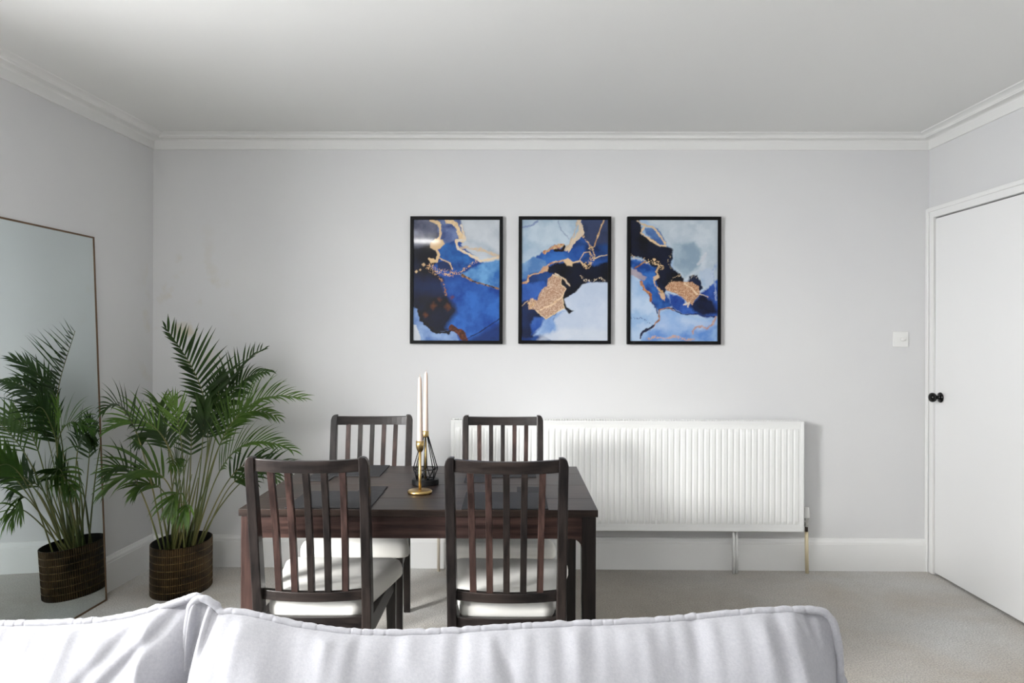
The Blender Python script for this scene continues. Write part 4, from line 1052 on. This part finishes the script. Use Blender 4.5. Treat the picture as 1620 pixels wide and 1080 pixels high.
def smooth_line(pts, it=2):
    for _ in range(it):
        q = [pts[0]]
        for a, b_ in zip(pts[:-1], pts[1:]):
            q += [(a[0]*0.75+b_[0]*0.25, a[1]*0.75+b_[1]*0.25), (a[0]*0.25+b_[0]*0.75, a[1]*0.25+b_[1]*0.75)]
        q.append(pts[-1]); pts = q
    return pts
def cushion(top, left, right, bot_z, label, folds, seed, thick=0.10, yc=YC, name='back_cushion'):
    top = smooth_line([wp(*p) for p in top]); left = smooth_line([wp(*p) if len(p) == 2 else p[:2] for p in left]); right = smooth_line([wp(*p) if len(p) == 2 else p[:2] for p in right])
    # left/right run from the top corner downwards
    n, m_ = 220, 84
    bl, br = left[-1], right[-1]
    T_ = [interp(top, i/n) for i in range(n+1)]; B_ = [(bl[0]+(br[0]-bl[0])*i/n, bl[1]+(br[1]-bl[1])*i/n) for i in range(n+1)]
    ws = [ (k/m_)**1.7 for k in range(m_+1)]      # dense near the top seam
    Lf = [interp(left, w) for w in ws]; Rt = [interp(right, w) for w in ws]
    P = []
    W_ = T_[-1][0]-T_[0][0]; H_ = T_[0][1]-bl[1]
    for k, w in enumerate(ws):
        row = []
        for i in range(n+1):
            u = i/n
            x = (1-w)*T_[i][0]+w*B_[i][0] + (1-u)*Lf[k][0]+u*Rt[k][0] - ((1-u)*(1-w)*T_[0][0]+u*(1-w)*T_[-1][0]+(1-u)*w*bl[0]+u*w*br[0])
            z = (1-w)*T_[i][1]+w*B_[i][1] + (1-u)*Lf[k][1]+u*Rt[k][1] - ((1-u)*(1-w)*T_[0][1]+u*(1-w)*T_[-1][1]+(1-u)*w*bl[1]+u*w*br[1])
            row.append((x, z, u, w))
        P.append(row)
    def f(a, r): q = min(1, max(0, a/r)); return (1-(1-q)**2)**0.62
    def surf(sgn):
        G = []
        for row in P:
            g = []
            for (x, z, u, w) in row:
                a = min(u, 1-u)*W_; b2 = min(w, 1-w)*H_; bt = w*H_
                t_ = thick*(min(1, max(0, a/0.078))**0.9 if u > 0.5 else f(a, 0.13))*f(b2, 0.15)
                e = min(1, b2/0.006)*min(1, a/0.006)
                if sgn < 0:
                    v = Vector((x*38+seed, z*7, seed)); t_ += 0.0105*noise.noise(v)*math.exp(-bt/0.045)*e*1.3
                    v = Vector((x*13+seed+z*5, z*5, seed+4)); t_ += 0.016*noise.noise(v)*math.exp(-bt/0.18)*e
                    v = Vector((x*5+z*6, z*3-x, seed+9)); t_ += 0.014*noise.noise(v)*min(1, bt/0.05)*e
                    for (xa, za, xb, zb_, wd, amp) in folds:
                        q = (za-z)/(za-zb_); 
                        if -0.25 < q < 1.4:
                            xc = xa+(xb-xa)*q; am = amp*math.sin(PI*min(1, max(0, (q+0.25)/1.65)))**0.7
                            t_ += am*math.exp(-((x-xc)/wd)**2)*e
                g.append((x, yc+sgn*max(0, t_), z))
            G.append(g)
        return G
    o = MB().grid(surf(-1)).grid([r[::-1] for r in surf(1)]).obj(name, M['sofa'])
    tagp(o, label, 'cushion', 'back cushions of the sofa')
    # ruched piping round the seam
    loop = [(p[0], p[1]) for p in [interp(top, i/700) for i in range(701)]]
    side = [interp(right, i/260) for i in range(1, 261)]
    lside = [interp(left, i/260) for i in range(260, 0, -1)]
    path = lside + loop + side
    pts = []; rs_ = []; s_acc = 0
    for i, p in enumerate(path):
        if i: s_acc += math.hypot(p[0]-path[i-1][0], p[1]-path[i-1][1])
        pk = noise.noise(Vector((s_acc*75, seed, 0)))
        rs_.append(0.0064*(1+0.16*pk-0.13*max(0, math.sin(s_acc*190+9*noise.noise(Vector((s_acc*16, 0, seed)))))**8))
        pts.append((p[0], yc-0.003+0.002*pk, p[1]+0.0012*noise.noise(Vector((s_acc*45, 3, seed)))))
    MB().tube(pts, rs_, 10).obj('piping', M['sofa'], o, recalc=False)
    return o
z_of = lambda py: at(810, py, YC).z
xof = lambda px: at(px, 1000, YC).x
cushion([(303, 958), (309, 949), (319, 944.5), (331, 947.5), (342, 957), (352, 968), (366, 965.5), (392, 969), (425, 976), (470, 987), (520, 995), (560, 999), (620, 1000.5), (700, 998), (800, 991.5), (900, 986), (1000, 983), (1080, 977), (1150, 970), (1200, 965.5), (1250, 963), (1285, 963), (1303, 967)],
        [(303, 958), (299, 980), (295, 1020), (291, 1080), (-0.535, 0.60, 0), (-0.53, 0.445, 0)],
        [(1303, 967), (1316, 978), (1322, 1000), (1327, 1030), (1329, 1060), (0.500, 0.65, 0), (0.485, 0.445, 0)], 0.44,
        'large pale grey piped sofa cushion with crumpled left corner, right of the two',
        [(xof(325), z_of(950), xof(300), z_of(1085), 0.0100, -0.036), (xof(311), z_of(950), xof(291), z_of(1080), 0.006, 0.006), (xof(345), z_of(955), xof(338), z_of(1010), 0.007, -0.018),
         (xof(1275), z_of(962), xof(1285), z_of(1000), 0.006, -0.009), (xof(1255), z_of(962), xof(1262), z_of(985), 0.005, -0.006), (xof(1215), z_of(962), xof(1222), z_of(1060), 0.012, -0.006), (xof(780), z_of(985), xof(810), z_of(1040), 0.010, -0.006)], 3.0)
cushion([(-330, 1010), (-300, 985), (-200, 990), (-100, 994), (0, 994), (60, 993), (120, 991), (165, 987), (205, 979), (240, 969), (270, 960), (292, 952), (306, 950)],
        [(-330, 1010), (-345, 1080), (-1.15, 0.6, 0), (-1.14, 0.445, 0)],
        [(306, 950), (318, 962), (322, 1000), (320, 1080), (-0.545, 0.60, 0), (-0.56, 0.445, 0)], 0.44,
        'pale grey piped sofa cushion tucked behind its neighbour, left of the two',
        [(xof(290), z_of(960), xof(200), z_of(1060), 0.012, -0.010), (xof(230), z_of(975), xof(150), z_of(1075), 0.014, -0.008)], 8.0, yc=YC+0.022)
